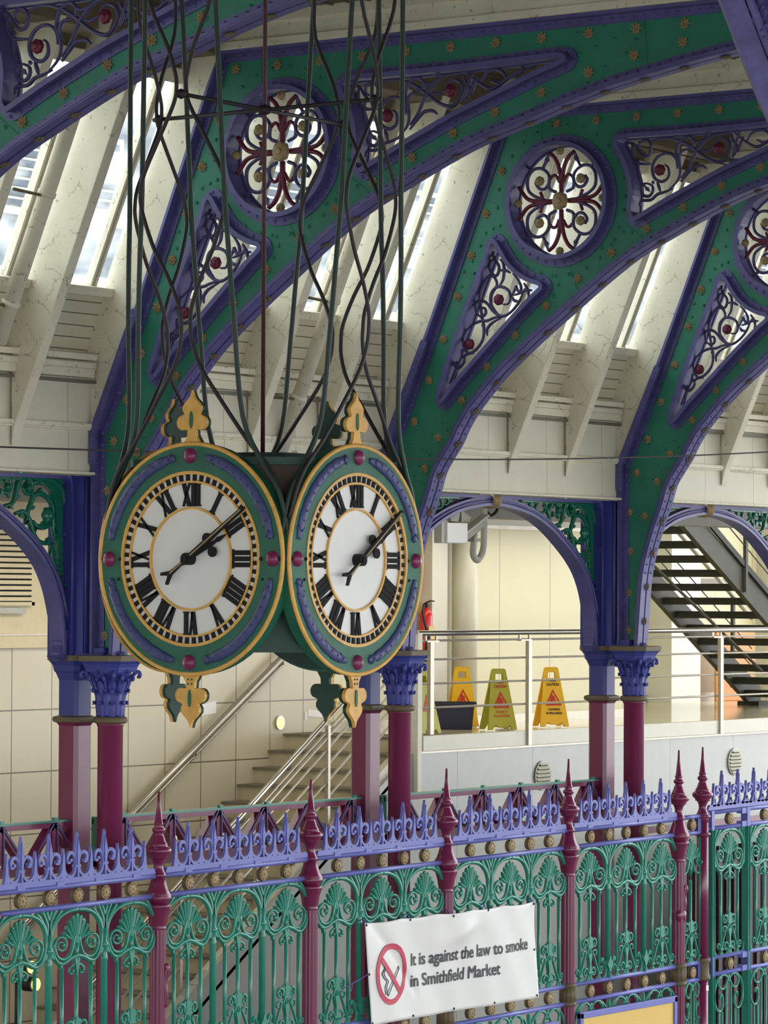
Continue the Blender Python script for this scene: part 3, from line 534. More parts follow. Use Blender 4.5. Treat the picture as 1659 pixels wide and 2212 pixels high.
for k in range(8):
    capital_leaf(mb, PI * k / 4, .094, .108, -.90, -.79, .036, .06); capital_leaf(mb, PI * k / 4 + PI / 8, .096, .125, -.89, -.70, .036, .06)
    capital_leaf(mb, PI * k / 4, .10, .15, -.80, -.62, .034, .05)
    mb.tube(smooth([(math.cos(PI * k / 4 + PI / 8) * r, math.sin(PI * k / 4 + PI / 8) * r, z) for r, z in ((.105, -.75), (.13, -.66), (.165, -.60), (.175, -.625), (.16, -.635))], 3), .011, 6, (-math.sin(PI * k / 4 + PI / 8), math.cos(PI * k / 4 + PI / 8), 0))
for k in range(8):
    for a_, r_, z_ in ((PI * k / 4, .122, -.795), (PI * k / 4 + PI / 8, .138, -.706), (PI * k / 4, .160, -.628)): mb.lathe([(.002, -.013), (.010, -.009), (.0135, 0), (.010, .008), (.002, .011)], 8, (r_ * math.cos(a_), r_ * math.sin(a_), z_))
for k in range(4):
    a = PI / 4 + PI * k / 2; sp = [Vector((math.cos(a) * r, math.sin(a) * r, z)) for r, z in ((.12, -.70), (.15, -.62), (.19, -.575), (.215, -.585), (.212, -.61), (.195, -.605))]
    mb.tube(smooth(sp, 4), .014, 6, (-math.sin(a), math.cos(a), 0)); mb.star((math.cos(a + PI / 4) * .165, math.sin(a + PI / 4) * .165, -.575), .028, Vector((math.cos(a + PI / 4), math.sin(a + PI / 4), 0)), 6, .015)
mb.build('capital', 'capital_blue', rc)
def octp(h, c): return [(-h, -h + c), (-h + c, -h), (h - c, -h), (h, -h + c), (h, h - c), (h - c, h), (-h + c, h), (-h, h - c)]
def stack(mb, prof, n=8, cut=.25):
    vs = []
    for h, z in prof: vs += [(a, b, z) for a, b in octp(h, h * 2 * cut * .5)]
    m = len(prof); mb.add(vs, [(i * n + k, i * n + (k + 1) % n, (i + 1) * n + (k + 1) % n, (i + 1) * n + k) for i in range(m - 1) for k in range(n)] + [tuple(range(n - 1, -1, -1)), tuple(range((m - 1) * n, m * n))])
mb = MB(); stack(mb, [(.155, -.575), (.16, -.56), (.165, -.54), (.178, -.515), (.195, -.50), (.20, -.495)], cut=.35); mb.build('capital_moulding', 'capital_blue', rc)
mb = MB(); stack(mb, [(.205, -.495), (.205, -.455), (.19, -.452)], cut=.35); mb.build('abacus', 'dull_bronze', rc)
RL = ['round maroon column with blue leafy capital under the left clock face', 'round maroon column with blue leafy capital half hidden by the right clock face', 'round maroon column with blue leafy capital right of the yellow cleaning signs']
rc['label'] = RL[0]
pr_ = thing('square_pier', (XT[1], 16.84, 0), 'x', 'pier', 'square iron piers')
mb = MB(); stack(mb, [(.14, FLOOR), (.14, FLOOR + .3), (.095, FLOOR + .4), (.095, -.975), (.108, -.955)], cut=.28); mb.build('shaft', 'post_maroon', pr_)
mb = MB(); stack(mb, [(.108, -.955), (.13, -.945), (.135, -.928), (.13, -.91), (.10, -.90)], cut=.28); mb.build('neck_ring', 'dull_bronze', pr_)
mb = MB(); stack(mb, [(.095, -.90), (.095, -.64), (.11, -.60), (.115, -.585), (.125, -.575), (.135, -.53), (.155, -.50), (.158, -.495)], cut=.28); mb.build('capital', 'pier_blue', pr_)
mb = MB(); stack(mb, [(.165, -.495), (.165, -.455), (.15, -.452)], cut=.28); mb.build('abacus', 'dull_bronze', pr_)
mb = MB(); mb.box(-.15, .15, -.10, .14, -.455, .86); mb.box(-.13, -.06, -.18, -.10, -.455, .86); mb.box(.06, .13, -.18, -.10, -.455, .86)
for x in (-.16, -.115, -.02, .02, .115, .16): mb.tube([(x, -.19 if abs(x) < .14 and abs(x) > .03 else -.10, -.455), (x, -.19 if abs(x) < .14 and abs(x) > .03 else -.10, .86)], .010, 8, (1, 0, 0))
for z in range(18):
    for y in (-.08, .0): mb.rivet((-.15, y, -.38 + z * .07), (-1, 0, 0), .012)
for z in (-.2, .1, .42): mb.box(-.17, -.15, -.05, .0, z, z + .035)
mb.build('upper_stanchion', 'pier_blue', pr_)
mb = MB(); mb.box(-.08, .08, -.34, -.18, -.452, -.40); mb.box(-.14, .14, -.36, .0, -.455, -.44); [mb.rivet((x, -.345, -.425), (0, -1, 0), .013) for x in (-.06, 0, .06)]; mb.build('foot_bracket', 'pier_blue', pr_)
PL = ['square maroon pier with plain blue cap, left of the clock', 'square maroon pier with blue cap partly behind the right clock face', 'square maroon pier with dark blue cap standing beside the yellow cleaning signs']
pr_['label'] = PL[0]
for i in (2, 3):
    c = copy_tree(rc); c.location = (XT[i], YC, 0); c['label'] = RL[i - 1]
    c = copy_tree(pr_); c.location = (XT[i], 16.84, 0); c['label'] = PL[i - 1]
# ================================================================ ARCHES BETWEEN THE PIERS
SM = lambda p: (p[1], p[0], p[2])
def arch_parts(root):
    off = D['bay']; ain = D['arch_in']; aout = D['arch_out']
    L = [(x - off, z) for x, z in ain]; O = [(x - off, z) for x, z in aout]
    O = [(.0, .84)] + O + [(1.66, -.455)]; L = [(.0, .79)] + L + [(1.64, -.455)]
    Lf = [(-x, z) for x, z in L[:0:-1]] + L; Of = [(-x, z) for x, z in O[:0:-1]] + O
    rib = MB(SM); Ls = [(p.x, p.y) for p in smooth([(a, b, 0) for a, b in Lf], 3)]; Os = [(p.x, p.y) for p in smooth([(a, b, 0) for a, b in Of], 3)]
    mid = [((a[0] + b[0]) / 2, (a[1] + b[1]) / 2) for a, b in zip(Ls, [min(Os, key=lambda q: (q[0] - a[0]) ** 2 + (q[1] - a[1]) ** 2) for a in Ls])]
    rib.sweep([(0, a, b) for a, b in Ls], [(-.012, -.07), (.014, -.07), (.014, .07), (-.012, .07)], (1, 0, 0), smooth=False)
    rib.sweep([(0, a, b + .0) for a, b in mid], [(-.035, -.045), (.035, -.045), (.035, .045), (-.035, .045)], (1, 0, 0), smooth=False)
    rib.sweep([(-.05, a, b) for a, b in mid], [(-.01, -.012), (.01, -.012), (.01, .012), (-.01, .012)], (1, 0, 0))
    rib.box(-.055, .055, -1.70, 1.70, .835, .862) if False else rib.sweep([(0, -1.70, .85), (0, 1.70, .85)], [(-.014, -.06), (.014, -.06), (.014, .06), (-.014, .06)], (1, 0, 0), smooth=False)
    rib.build('arch_rib', 'truss_blue', root)
    for sx in (1, -1):
        g = MB(lambda p: (p[1] * sx, p[0], p[2]))
        def st(pts, r=.022, k=4):
            P = smooth([(0, x - off, z) for x, z in pts], k); n = len(P)
            g.tube(P, r, 6, (1, 0, 0), scale=[1 - .4 * abs(2 * i / (n - 1) - 1) ** 2 for i in range(n)], flat=1.1)
        for i, s in enumerate(D['span']): st(s, .034 if i == 0 else (.022 if i < 8 else .016))
        g.plate([[(1.55, .84), (1.70, .84), (1.70, .1), (1.64, .4), (1.62, .62), (1.58, .74), (1.48, .80), (1.3, .84)]], -.02, .02)
        g.plate([[(.5, .84), (1.3, .84), (1.3, .815), (.5, .825)]], -.02, .02)
        g.plate([[(1.70, .1), (1.70, -.4), (1.655, -.2), (1.66, 0)]], -.02, .02)
        for j, (x, z) in enumerate(D['span_ros']):
            g.disc((-.02, x - off, z), .062 if j == 0 else .032, .02, 20, 'x', .02, 6, .12); g.disc((-.05, x - off, z), .03 if j == 0 else .014, .012, 12, 'x', .01)
        random.seed(3)
        for i, s in enumerate(D['span'][:8]):
            for (x, z), (x2, z2) in zip(s, s[1:]):
                a = math.atan2(z2 - z, x2 - x) + random.choice((-1, 1)) * .9; u, w = math.cos(a), math.sin(a); bx, bz = (x + x2) / 2 - off, (z + z2) / 2
                g.plate([[(bx, bz), (bx + u * .025 - w * .018, bz + w * .025 + u * .018), (bx + u * .06, bz + w * .06), (bx + u * .025 + w * .018, bz + w * .025 - u * .018)]], -.014, .014)
        g.build('spandrel_scrollwork', 'scroll_green', root)
    c = MB(SM)
    for k in (-1, 0, 1): c.tube([(.085 * math.cos(a), k * .035 + .01 * 0, .825 + .055 * math.sin(a)) for a in [2 * PI * i / 20 for i in range(20)]], .02, 8, (0, 1, 0), closed=True)
    c.build('crown_collar', 'old_gold', root)
AL = ['green and blue ironwork arch at the left edge, above the tiled wall', 'green and blue ironwork arch hidden behind the hanging clock', 'green and blue ironwork arch framing the yellow signs', 'green and blue ironwork arch in front of the metal staircase']
a0 = thing('iron_arch', (XT[0] + LB / 2, 16.85, 0), AL[0], 'arch', 'ironwork arches between the piers'); arch_parts(a0)
for i in (1, 2, 3):
    c = copy_tree(a0); c.location.x = XT[i] + LB / 2; c['label'] = AL[i]
# ================================================================ LATTICE GIRDERS
def lattice(root, xa, xb, hook=True):
    Y = 0; t = MB(); t.box(xa, xb, -.04, .04, -1.675, -1.66)
    for i in range(int((xb - xa) / .6) + 1): t.box(xa + .3 + i * .6 - .02, xa + .3 + i * .6 + .02, -.03, .0, -1.66, -1.64) if xa + .32 + i * .6 < xb else None
    t.box(xa, xa + .012, -.04, .04, -2.03, -1.675); t.box(xb - .012, xb, -.04, .04, -2.03, -1.675); t.build('top_flange', 'fence_green', root)
    f = MB(); f.box(xa, xb, -.03, -.018, -1.715, -1.675); f.box(xa, xb, .018, .03, -1.715, -1.675); f.box(xa, xb, -.04, .04, -2.05, -1.98); f.build('chord', 'post_maroon', root)
    n = max(1, round((xb - xa) / .6)); s = (xb - xa) / n
    for i in range(n):
        c = xa + s * (i + .5); d = MB()
        for sg in (-1, 1): d.sweep([(c + sg * .02, 0, -1.70), (c + sg * s / 2 * .95, 0, -1.99)], [(-.025, -.03), (.025, -.03), (.025, .03), (-.025, .03)], (0, 1, 0), smooth=False)
        d.build('diagonal', 'post_maroon', root)
        d = MB(); d.box(c - .03, c + .03, -.03, .03, -2.0, -1.68); d.build('upright', 'post_maroon', root)
        d = MB()
        for sg in (-1, 1): d.sweep([(c + sg * .015, -.034, -1.685), (c + sg * s / 2 * .93, -.034, -1.97)], [(-.006, -.004), (.006, -.004), (.006, .004), (-.006, .004)], (0, 1, 0), smooth=False)
        d.box(c + .02, c + .032, -.04, -.03, -2.0, -1.68); d.build('edge_angle', 'truss_blue', root)
        if i < n - 1 or True:
            d = MB().star((xa + s * (i + 1) - .02, -.045, -1.95), .04, 'y', 8, .03); d.build('star_boss', 'dull_bronze', root)
GL = ['maroon lattice girder with green top at the left edge, left of the square pier', 'maroon lattice girder with green top in front of the tiled stair wall', 'maroon lattice girder with green top below the yellow cleaning signs']
for i in range(3):
    g = thing('lattice_girder', (XT[i], 16.85, 0), GL[i], 'girder', 'lattice girders behind the fence'); lattice(g, .26 if i else -1, LB + .06)
g = thing('lattice_girder', (XT[3], 16.85, 0), 'low dark end of a lattice girder behind the gate posts, right of the last column', 'girder', 'lattice girders behind the fence')
mb = MB(); mb.box(-.02, 1.2, -.05, .05, -2.12, -1.98); mb.build('chord', 'truss_blue', g); mb = MB(); mb.box(.45, 3.6, -.04, .04, -2.2, -2.14); mb.build('lower_chord', 'post_maroon', g)
# ================================================================ THE FENCE
FX, FY, FP, SL = 20.08, 16.0, 1.8605, .0065
def fz(x): return SL * (x - FX)
POSTX = [FX + FP * k for k in range(-1, 5)]
def post_parts(root, gate=False):
    f = [(0.0080, -1.425), (0.0130, -1.52), (0.0299, -1.652), (0.0350, -1.658), (0.0350, -1.668), (0.0271, -1.675), (0.0452, -1.695), (0.0486, -1.708), (0.0407, -1.722), (0.0294, -1.73), (0.0384, -1.745), (0.0520, -1.785), (0.0633, -1.803), (0.0678, -1.812), (0.0633, -1.818),
         (0.0859, -1.832), (0.0972, -1.848), (0.0904, -1.872), (0.0655, -1.895), (0.0701, -1.906), (0.0520, -1.912), (0.0384, -1.94), (0.0339, -1.965), (0.0384, -1.99), (0.0520, -2.022), (0.0588, -2.034), (0.0475, -2.045)]
    MB().lathe(f[::-1], 20, flute=10, fl_amp=.02).build('finial', 'post_maroon', root)
    if not gate:
        MB().lathe([(0.0475, -2.25), (0.0678, -2.24), (0.0814, -2.215), (0.0994, -2.19), (0.0927, -2.182), (0.0949, -2.172), (0.0746, -2.14), (0.0588, -2.09), (0.0475, -2.045)], 20, flute=10, fl_amp=.05).build('collar', 'post_maroon', root)
        mb = MB(); mb.lathe([(0.0655, -2.42), (0.0565, -2.405), (0.0588, -2.39), (0.0633, -2.37), (0.0701, -2.32), (0.0881, -2.26), (0.0927, -2.24), (0.0791, -2.235)], 20, flute=10, fl_amp=.06)
        for k in range(10): mb.star((.074 * math.cos(k * PI / 5), .074 * math.sin(k * PI / 5), -2.265), .018, Vector((math.cos(k * PI / 5), math.sin(k * PI / 5), 0)), 5, .012)
        mb.build('capital', 'post_maroon', root)
        MB().lathe([(0.0554, FLOOR + .02), (0.0554, -3.52)], 48, flute=12, fl_amp=.07, smooth=False).build('lower_shaft', 'post_maroon', root)
        MB().lathe([(0.0554, -3.33), (0.0554, -2.42)], 48, flute=12, fl_amp=.07, smooth=False).build('shaft', 'post_maroon', root)
    else:
        MB().lathe([(0.0565, -2.10), (0.0565, -2.04)], 20).build('collar', 'post_maroon', root)
        MB().lathe([(0.0542, -3.33), (0.0542, -2.10)], 24).build('shaft', 'post_maroon', root); MB().lathe([(0.0542, FLOOR + .02), (0.0542, -3.52)], 24).build('lower_shaft', 'post_maroon', root)
        mb = MB()
        for z in (-2.21, -2.05): mb.lathe([(0.0565, z - .018), (0.0701, z - .012), (0.0746, z), (0.0701, z + .012), (0.0565, z + .018)], 20)
        mb.build('ring', 'post_maroon', root)
    g = MB(); g.lathe([(0.0588, -3.525), (0.0746, -3.515), (0.0768, -3.498), (0.0633, -3.485), (0.0633, -3.365), (0.0746, -3.355), (0.0768, -3.338), (0.0588, -3.325)], 32)
    if not gate: g.lathe([(0.0701, -3.485), (0.0701, -3.365)], 40, flute=12, fl_amp=.07)
    g.build('bronze_sleeve', 'dull_bronze', root)
PLb = ['maroon fence post barely showing at the left edge', 'spired maroon fence post in front of the wall handrail, its sleeve torn low down', 'spired maroon fence post standing below the stone steps, second spire from the left', 'spired maroon fence post directly above the no smoking banner', 'spired maroon fence post just right of the banner', 'spired maroon fence post with a peeled lumpy shaft, left one of the close pair']
p0 = thing('fence_post', (POSTX[0], FY, fz(POSTX[0])), PLb[0], 'fence post', 'spired maroon fence posts'); post_parts(p0)
posts = [p0]
for k in range(1, 6):
    c = copy_tree(p0); c.location = (POSTX[k], FY, fz(POSTX[k])); c['label'] = PLb[k]; posts.append(c)
def torn(root, z0, z1, ang):
    mb = MB(); P = [Vector((math.cos(ang) * r, math.sin(ang) * r, z)) for r, z in ((.045, z0), (.055, (z0 * 2 + z1) / 3), (.05, (z0 + 2 * z1) / 3), (.066, z1), (.05, z1 + .02))]
    mb.tube(smooth(P, 4), .024, 8, (1, 0, 0)); mb.build('torn_sleeve', 'post_maroon', root)
torn(posts[1], -2.98, -2.70, -.9); torn(posts[5], -2.86, -2.66, -.9); mb = MB(); mb.lathe([(.045, -2.97), (.062, -2.93), (.066, -2.88), (.05, -2.84)], 16, flute=5, fl_amp=.12); mb.build('torn_sleeve', 'post_maroon', posts[5])
GX = 27.95
gp = thing('gate_post', (GX, FY, fz(GX) + .01), 'plain round maroon gate post with spire, right one of the close pair', 'gate post'); post_parts(gp, True)
mb = MB(); mb.box(-.02, .02, -.056, -.05, -3.62, -3.57); mb.build('small_label', 'notice_white', gp)
FM = lambda p: (p[1], p[0], p[2])      # plate (c,a,b) -> x=a, y=c, z=b
def fleur(mb, x, t=.012):
    def pl(pts, tt=t): mb.plate([[(x + a, z) for a, z in pts]], -tt, tt)
    pl([(0, -1.663), (.012, -1.73), (.031, -1.80), (.022, -1.86), (.022, -1.90), (-.022, -1.90), (-.022, -1.86), (-.031, -1.80), (-.012, -1.73)]); pl([(0, -1.70), (.010, -1.80), (.008, -1.98), (-.008, -1.98), (-.010, -1.80)], t * 1.6)
    for s in (-1, 1):
        C = [(s * .018, -1.885), (s * .028, -1.835), (s * .055, -1.808), (s * .088, -1.812), (s * .108, -1.842), (s * .098, -1.872), (s * .078, -1.872), (s * .073, -1.852)]
        P = smooth([(0, x + a, z) for a, z in C], 4); n = len(P)
        mb.sweep(P, [(-.0125, -t), (.0125, -t), (.0125, t), (-.0125, t)], (1, 0, 0), smooth=False, scale=[1 - .35 * abs(i / (n - 1) - .5) * 2 for i in range(n)])
        mb.disc((-t, x + s * .080, -1.858), .012, .01, 10, 'x')
        U = [(s * .014, -1.89), (s * .030, -1.945), (s * .075, -1.975), (s * .120, -1.955), (s * .145, -1.915)]
        mb.sweep(smooth([(0, x + a, z) for a, z in U], 4), [(-.0095, -t), (.0095, -t), (.0095, t), (-.0095, t)], (1, 0, 0), smooth=False)
    pl([(-.03, -1.893), (.03, -1.893), (.03, -1.91), (-.03, -1.91)], t * 1.5)
def spike(mb, x, t=.012):
    mb.plate([[(x, -1.772), (x + .013, -1.86), (x + .018, -1.93), (x + .030, -1.982), (x - .030, -1.982), (x - .018, -1.93), (x - .013, -1.86)]], -t, t)
def palmette(root, x):
    g = MB(FM)
    B0 = (x, -2.53)
    for tx, tz, w in ((0, -2.248, .017), (.042, -2.262, .015), (.078, -2.292, .015), (.110, -2.328, .015), (.138, -2.368, .014)):
        for s in ((1,) if tx == 0 else (-1, 1)):
            T_ = (x + s * tx, tz); mx_, mz_ = x + s * tx * .30, -2.42; P = smooth([(0, B0[0] + s * tx * .05, B0[1]), (0, mx_, mz_), (0, (T_[0] + mx_) / 2 + s * tx * .02, (T_[1] + mz_) / 2), (0, T_[0], T_[1])], 4); n = len(P)
            g.sweep(P, [(-w, -.010), (-w * .3, -.018), (w * .3, -.018), (w, -.010), (w, .010), (-w, .010)], (1, 0, 0), smooth=False, scale=[.25 + .85 * (i / (n - 1)) for i in range(n)])
            u_ = (P[-1] - P[-3]).normalized(); nrm = Vector((0, -u_.z, u_.y)); g.plate([[(T_[0] - nrm.y * w * 1.1, T_[1] - nrm.z * w * 1.1), (T_[0] + nrm.y * w * 1.1, T_[1] + nrm.z * w * 1.1), (T_[0] + u_.y * .016, T_[1] + u_.z * .016)]], -.012, .010)
    g.tube([(0, x, -2.56), (0, x, -2.44)], .020, 8, (1, 0, 0), scale=[.8, 1])
    for s in (-1, 1):
        P = [(0, x + s * a, z) for a, z in ((.02, -2.53), (.075, -2.545), (.13, -2.50), (.09, -2.43) if False else (.135, -2.46), (.20, -2.40) if False else (.15, -2.40), (.185, -2.375), (.225, -2.40), (.235, -2.445), (.205, -2.485), (.17, -2.47), (.165, -2.435), (.19, -2.42))]
        P = [(0, x + s * a, z) for a, z in ((.015, -2.50), (.05, -2.545), (.10, -2.54), (.135, -2.49), (.115, -2.43) if False else (.125, -2.44), (.135, -2.40), (.165, -2.37), (.205, -2.375), (.232, -2.41), (.235, -2.455), (.205, -2.49), (.17, -2.48), (.16, -2.445), (.185, -2.42), (.205, -2.44))]
        Q = [(0, x + s * a, z) for a, z in ((.02, -2.40), (.06, -2.50), (.12, -2.525), (.165, -2.49), (.10, -2.42))]
        # volute: outer turn then inner spiral
        V = []; 
        for i in range(34):
            th = -.6 + i * .32; r = .066 * (1 - i / 44); V.append((0, x + s * (.158 - r * math.cos(th) * 1.15), -2.442 - r * math.sin(th) * 1.0))
        V = [(0, x + s * .02, -2.38), (0, x + s * .045, -2.47)] + [(0, x + s * .075, -2.522), (0, x + s * .135, -2.545), (0, x + s * .20, -2.53), (0, x + s * .238, -2.47)] + [(0, x + s * (.165 + r * math.cos(th) * 1.15), -2.445 + r * math.sin(th)) for th, r in [(.1 + .45 * i, .064 * (1 - i / 26)) for i in range(22)]]
        P = smooth(V, 2); n = len(P); g.tube(P, .013, 6, (1, 0, 0), scale=[1 - .45 * i / n for i in range(n)], flat=1.2)
        g.disc((-.012, x + s * .165, -2.445), .016, .012, 10, 'x', .008)
    g.build('palmette', 'fence_green', root)
def ring(root, x, L=True, R=True):
    """oval ring round a palmette with flared heads that touch the rail"""
    g = MB(FM)
    for s in (-1, 1):
        C = [(0, x + s * a, z) for a, z in ((.0, -2.205), (.10, -2.215), (.19, -2.25), (.255, -2.32), (.275, -2.40), (.265, -2.47), (.235, -2.535), (.185, -2.572), (.13, -2.568), (.08, -2.545), (.04, -2.535), (.0, -2.525))]
        P = smooth(C, 4); n = len(P); g.tube(P, .0145, 8, (1, 0, 0), flat=1.25, scale=[1.25 - .5 * math.sin(PI * min(1, i / n * 1.3)) * .6 for i in range(n)])
        for a0, z0, a1, z1 in ((.29, -2.40, .17, -2.20), (.295, -2.38, .23, -2.19), (.30, -2.36, .275, -2.195)):
            g.tube(smooth([(0, x + s * a0, z0), (0, x + s * (a0 * .62 + a1 * .38 + .012), (z0 * .5 + z1 * .5)), (0, x + s * a1, z1)], 4), .013, 6, (1, 0, 0), flat=1.2)
        g.plate([[(x + s * .23, -2.54), (x + s * .25, -2.50), (x + s * .285, -2.46), (x + s * .295, -2.50), (x + s * .27, -2.53)]], -.014, .014)
        g.plate([[(x + s * .145, -2.57), (x + s * .175, -2.615), (x + s * .185, -2.57)]], -.014, .014)
        g.tube(smooth([(0, x + s * a, z) for a, z in ((.0, -2.55), (.02, -2.585), (.055, -2.60), (.078, -2.622), (.07, -2.65), (.045, -2.65), (.038, -2.63))], 4), .010, 6, (1, 0, 0))
        g.disc((-.01, x + s * .055, -2.633), .013, .012, 8, 'x', .006)
    g.plate([[(x - .03, -2.53), (x, -2.50), (x + .03, -2.53), (x + .018, -2.60), (x, -2.68), (x - .018, -2.60)]], -.014, .014)
    g.build('palmette_ring', 'fence_green', root)
def bar(root, x, r, z1, thick=False, z0=-3.345, m='fence_green'):
    b = MB(); 
    if thick: b.lathe([(r, z0), (r, -2.60), (r * 1.15, -2.58), (r * 1.15, -2.56), (r, -2.55), (r, -2.50), (r * 1.4, -2.485), (r * 1.4, -2.465), (r * .9, -2.45), (r * 1.0, z1)], 14, (x, 0, 0), flute=7, fl_amp=.06)
    else: b.lathe([(r, z0), (r, z1)], 10, (x, 0, 0))
    b.build('baluster', m, root)
def base_motif(root, x):
    g = MB(FM)
    for s, h in ((0, 0), (-1, 1), (1, 1)):
        a = s * .028; g.plate([[(x + a, -2.935 + .03 * -h), (x + a + .022, -2.985), (x + a + .016, -3.05), (x + a - .016, -3.05), (x + a - .022, -2.985)]], -.014 + .004 * h, .014)
    g.plate([[(x - .04, -3.045), (x + .04, -3.045), (x + .04, -3.063), (x - .04, -3.063)]], -.02, .02)
    for s in (-1, 1):
        def t(pts, r=.010): P = smooth([(0, x + s * a, z) for a, z in pts], 4); n = len(P); g.tube(P, r, 6, (1, 0, 0), scale=[1 - .35 * i / n for i in range(n)], flat=1.2)
        t(((.02, -3.05), (.035, -3.01), (.07, -2.985), (.10, -3.0), (.105, -3.035), (.08, -3.055), (.063, -3.035), (.075, -3.02)), .012)
        t(((.15, -3.29), (.115, -3.22), (.075, -3.14), (.055, -3.10), (.075, -3.085), (.11, -3.09), (.115, -3.12), (.095, -3.13)), .011)
        t(((.015, -3.06), (.03, -3.10), (.02, -3.14), (.035, -3.13)), .010)
        t(((.02, -3.275), (.035, -3.24), (.07, -3.235), (.09, -3.265), (.075, -3.295), (.05, -3.29), (.05, -3.27)), .011)
        t(((.02, -3.29), (.04, -3.33), (.085, -3.345), (.13, -3.325), (.15, -3.285)), .010)
        t(((.155, -3.29), (.175, -3.335), (.215, -3.345), (.26, -3.31), (.275, -3.25)), .010)
        t(((.165, -3.285), (.175, -3.245), (.205, -3.235), (.215, -3.26), (.195, -3.275)), .010)
        g.plate([[(x + s * .155 - .028, -3.278), (x + s * .155 + .028, -3.278), (x + s * .155 + .028, -3.294), (x + s * .155 - .028, -3.294)]], -.02, .02)
        g.plate([[(x + s * .155 - .006, -3.29), (x + s * .155 + .006, -3.29), (x + s * .155 + .03, -3.35), (x + s * .155 - .03, -3.35)]], -.012, .012)
    g.plate([[(x - .03, -3.11), (x + .03, -3.11), (x + .012, -3.19), (x + .018, -3.27), (x - .018, -3.27), (x - .012, -3.19)]], -.016, .016)
    g.plate([[(x - .04, -3.262), (x + .04, -3.262), (x + .04, -3.28), (x - .04, -3.28)]], -.022, .022); g.plate([[(x, -3.27), (x + .035, -3.35), (x - .035, -3.35)]], -.012, .012)
    g.build('base_scrollwork', 'fence_green', root)
def bar_foot(root, x):
    g = MB(FM); g.plate([[(x, -3.14), (x + .02, -3.19), (x + .045, -3.225), (x + .02, -3.26), (x + .014, -3.285), (x - .014, -3.285), (x - .02, -3.26), (x - .045, -3.225), (x - .02, -3.19)]], -.032, .032)
    for s in (-1, 1): g.tube(smooth([(0, x + s * a, z) for a, z in ((.015, -3.285), (.04, -3.25), (.075, -3.20), (.09, -3.17), (.11, -3.18), (.105, -3.205))], 4), .011, 6, (1, 0, 0), flat=1.3); g.tube([(0, x + s * .012, -3.285), (0, x + s * .05, -3.35)], .01, 6, (1, 0, 0))
    g.build('baluster_foot', 'fence_green', root)
def lower_panel(root, xa, xb, unit=.62):
    n = max(1, round((xb - xa) / unit)); s = (xb - xa) / n; g = MB(FM)
    for i in range(n):
        c = xa + s * (i + .5); h = s / 2
        for k in (-1, 1):
            g.tube(smooth([(0, c + k * a * h / .31, z) for a, z in ((.0, -3.60), (.04, -3.545), (.12, -3.525), (.22, -3.56), (.285, -3.65), (.29, -3.75), (.24, -3.83), (.17, -3.85), (.12, -3.80), (.13, -3.72), (.165, -3.70), (.18, -3.74))], 4), .011, 6, (1, 0, 0), flat=1.2)
            g.tube(smooth([(0, c + k * a * h / .31, z) for a, z in ((.0, -3.53), (.05, -3.61), (.12, -3.655), (.19, -3.63), (.2, -3.57), (.15, -3.54))], 4), .010, 6, (1, 0, 0), flat=1.2)
            for a in (.05, .13, .2): g.tube([(0, c + k * a * h / .31, FLOOR + .1), (0, c + k * a * h / .31, -3.62 if a < .1 else -3.86)], .010, 6, (1, 0, 0))
        g.tube([(0, xa + s * i, FLOOR + .1), (0, xa + s * i, -3.53)], .018, 8, (1, 0, 0))
    g.build('lower_grille', 'fence_green', root)
def rods(root, xa, xb, zs):
    for z in zs: MB().tube([(xa, 0, z), (xb, 0, z)], .0205, 10, (0, 0, 1)).build('rail', 'fence_blue', root)
def stud(root, x, z):
    m = MB(); m.disc((x, .016, z), .051, .036, 24, 'y', .0); m.build('stud', 'dull_bronze', root)
    f = MB(); f.disc((x, -.020, z), .038, .003, 32, 'y', .006, 8, .22); f.disc((x, -.026, z), .010, .006, 10, 'y', .004)
    f.tube([(x + .047 * math.cos(a), -.02, z + .047 * math.sin(a)) for a in [2 * PI * i / 20 for i in range(20)]], .004, 5, (0, 1, 0), closed=True); f.build('stud_flower', 'old_gold', root)
def panel_parts(root):
    rods(root, .03, FP - .03, (-2.035, -2.18, -3.351, -3.502))
    b = MB(FM); b.plate([[(.075, -1.978), (FP - .075, -1.978), (FP - .055, -2.018), (.055, -2.018)]], -.013, .013)
    for k in range(4): b.plate([[(.28 + k * .42, -2.0), (.36 + k * .42, -2.0), (.36 + k * .42, -2.03), (.28 + k * .42, -2.03)]], -.02, .02)
    b.build('cresting_bar', 'fence_blue', root)
    for x in (.33, .63, .93, 1.23, 1.53):
        m = MB(FM); fleur(m, x); m.build('fleur_de_lis', 'fence_blue', root); stud(root, x, -2.107); stud(root, x, -3.428)
    for x in (.18, .48, .78, 1.08, 1.38, 1.68): m = MB(FM); spike(m, x); m.build('spike', 'fence_blue', root)
    for x in (.325, .93, 1.535):
        palmette(root, x); ring(root, x); base_motif(root, x); bar(root, x, .0145, -2.60)
        bar(root, x - .157, .0145, -2.60); bar(root, x + .157, .0145, -2.60)
    for x in (.6275, 1.2325): bar(root, x, .024, -2.36, True); bar_foot(root, x)
    lower_panel(root, .06, FP - .06)
NL = ['blue and green fence panel at the left edge, in front of the first column', 'blue and green fence panel between the first two full spires, in front of the stair', 'blue and green fence panel with the left part of the banner tied to it', 'blue and green fence panel with the right part of the banner tied to it', 'blue and green fence panel above the yellow poster, in front of the third column']
f0 = thing('iron_fence', (POSTX[0], FY, fz(POSTX[0])), NL[0], 'fence', 'ornate iron fence panels', (0, -SL, 0)); panel_parts(f0)
for k in range(1, 5):
    c = copy_tree(f0); c.location = (POSTX[k], FY, fz(POSTX[k])); c['label'] = NL[k]
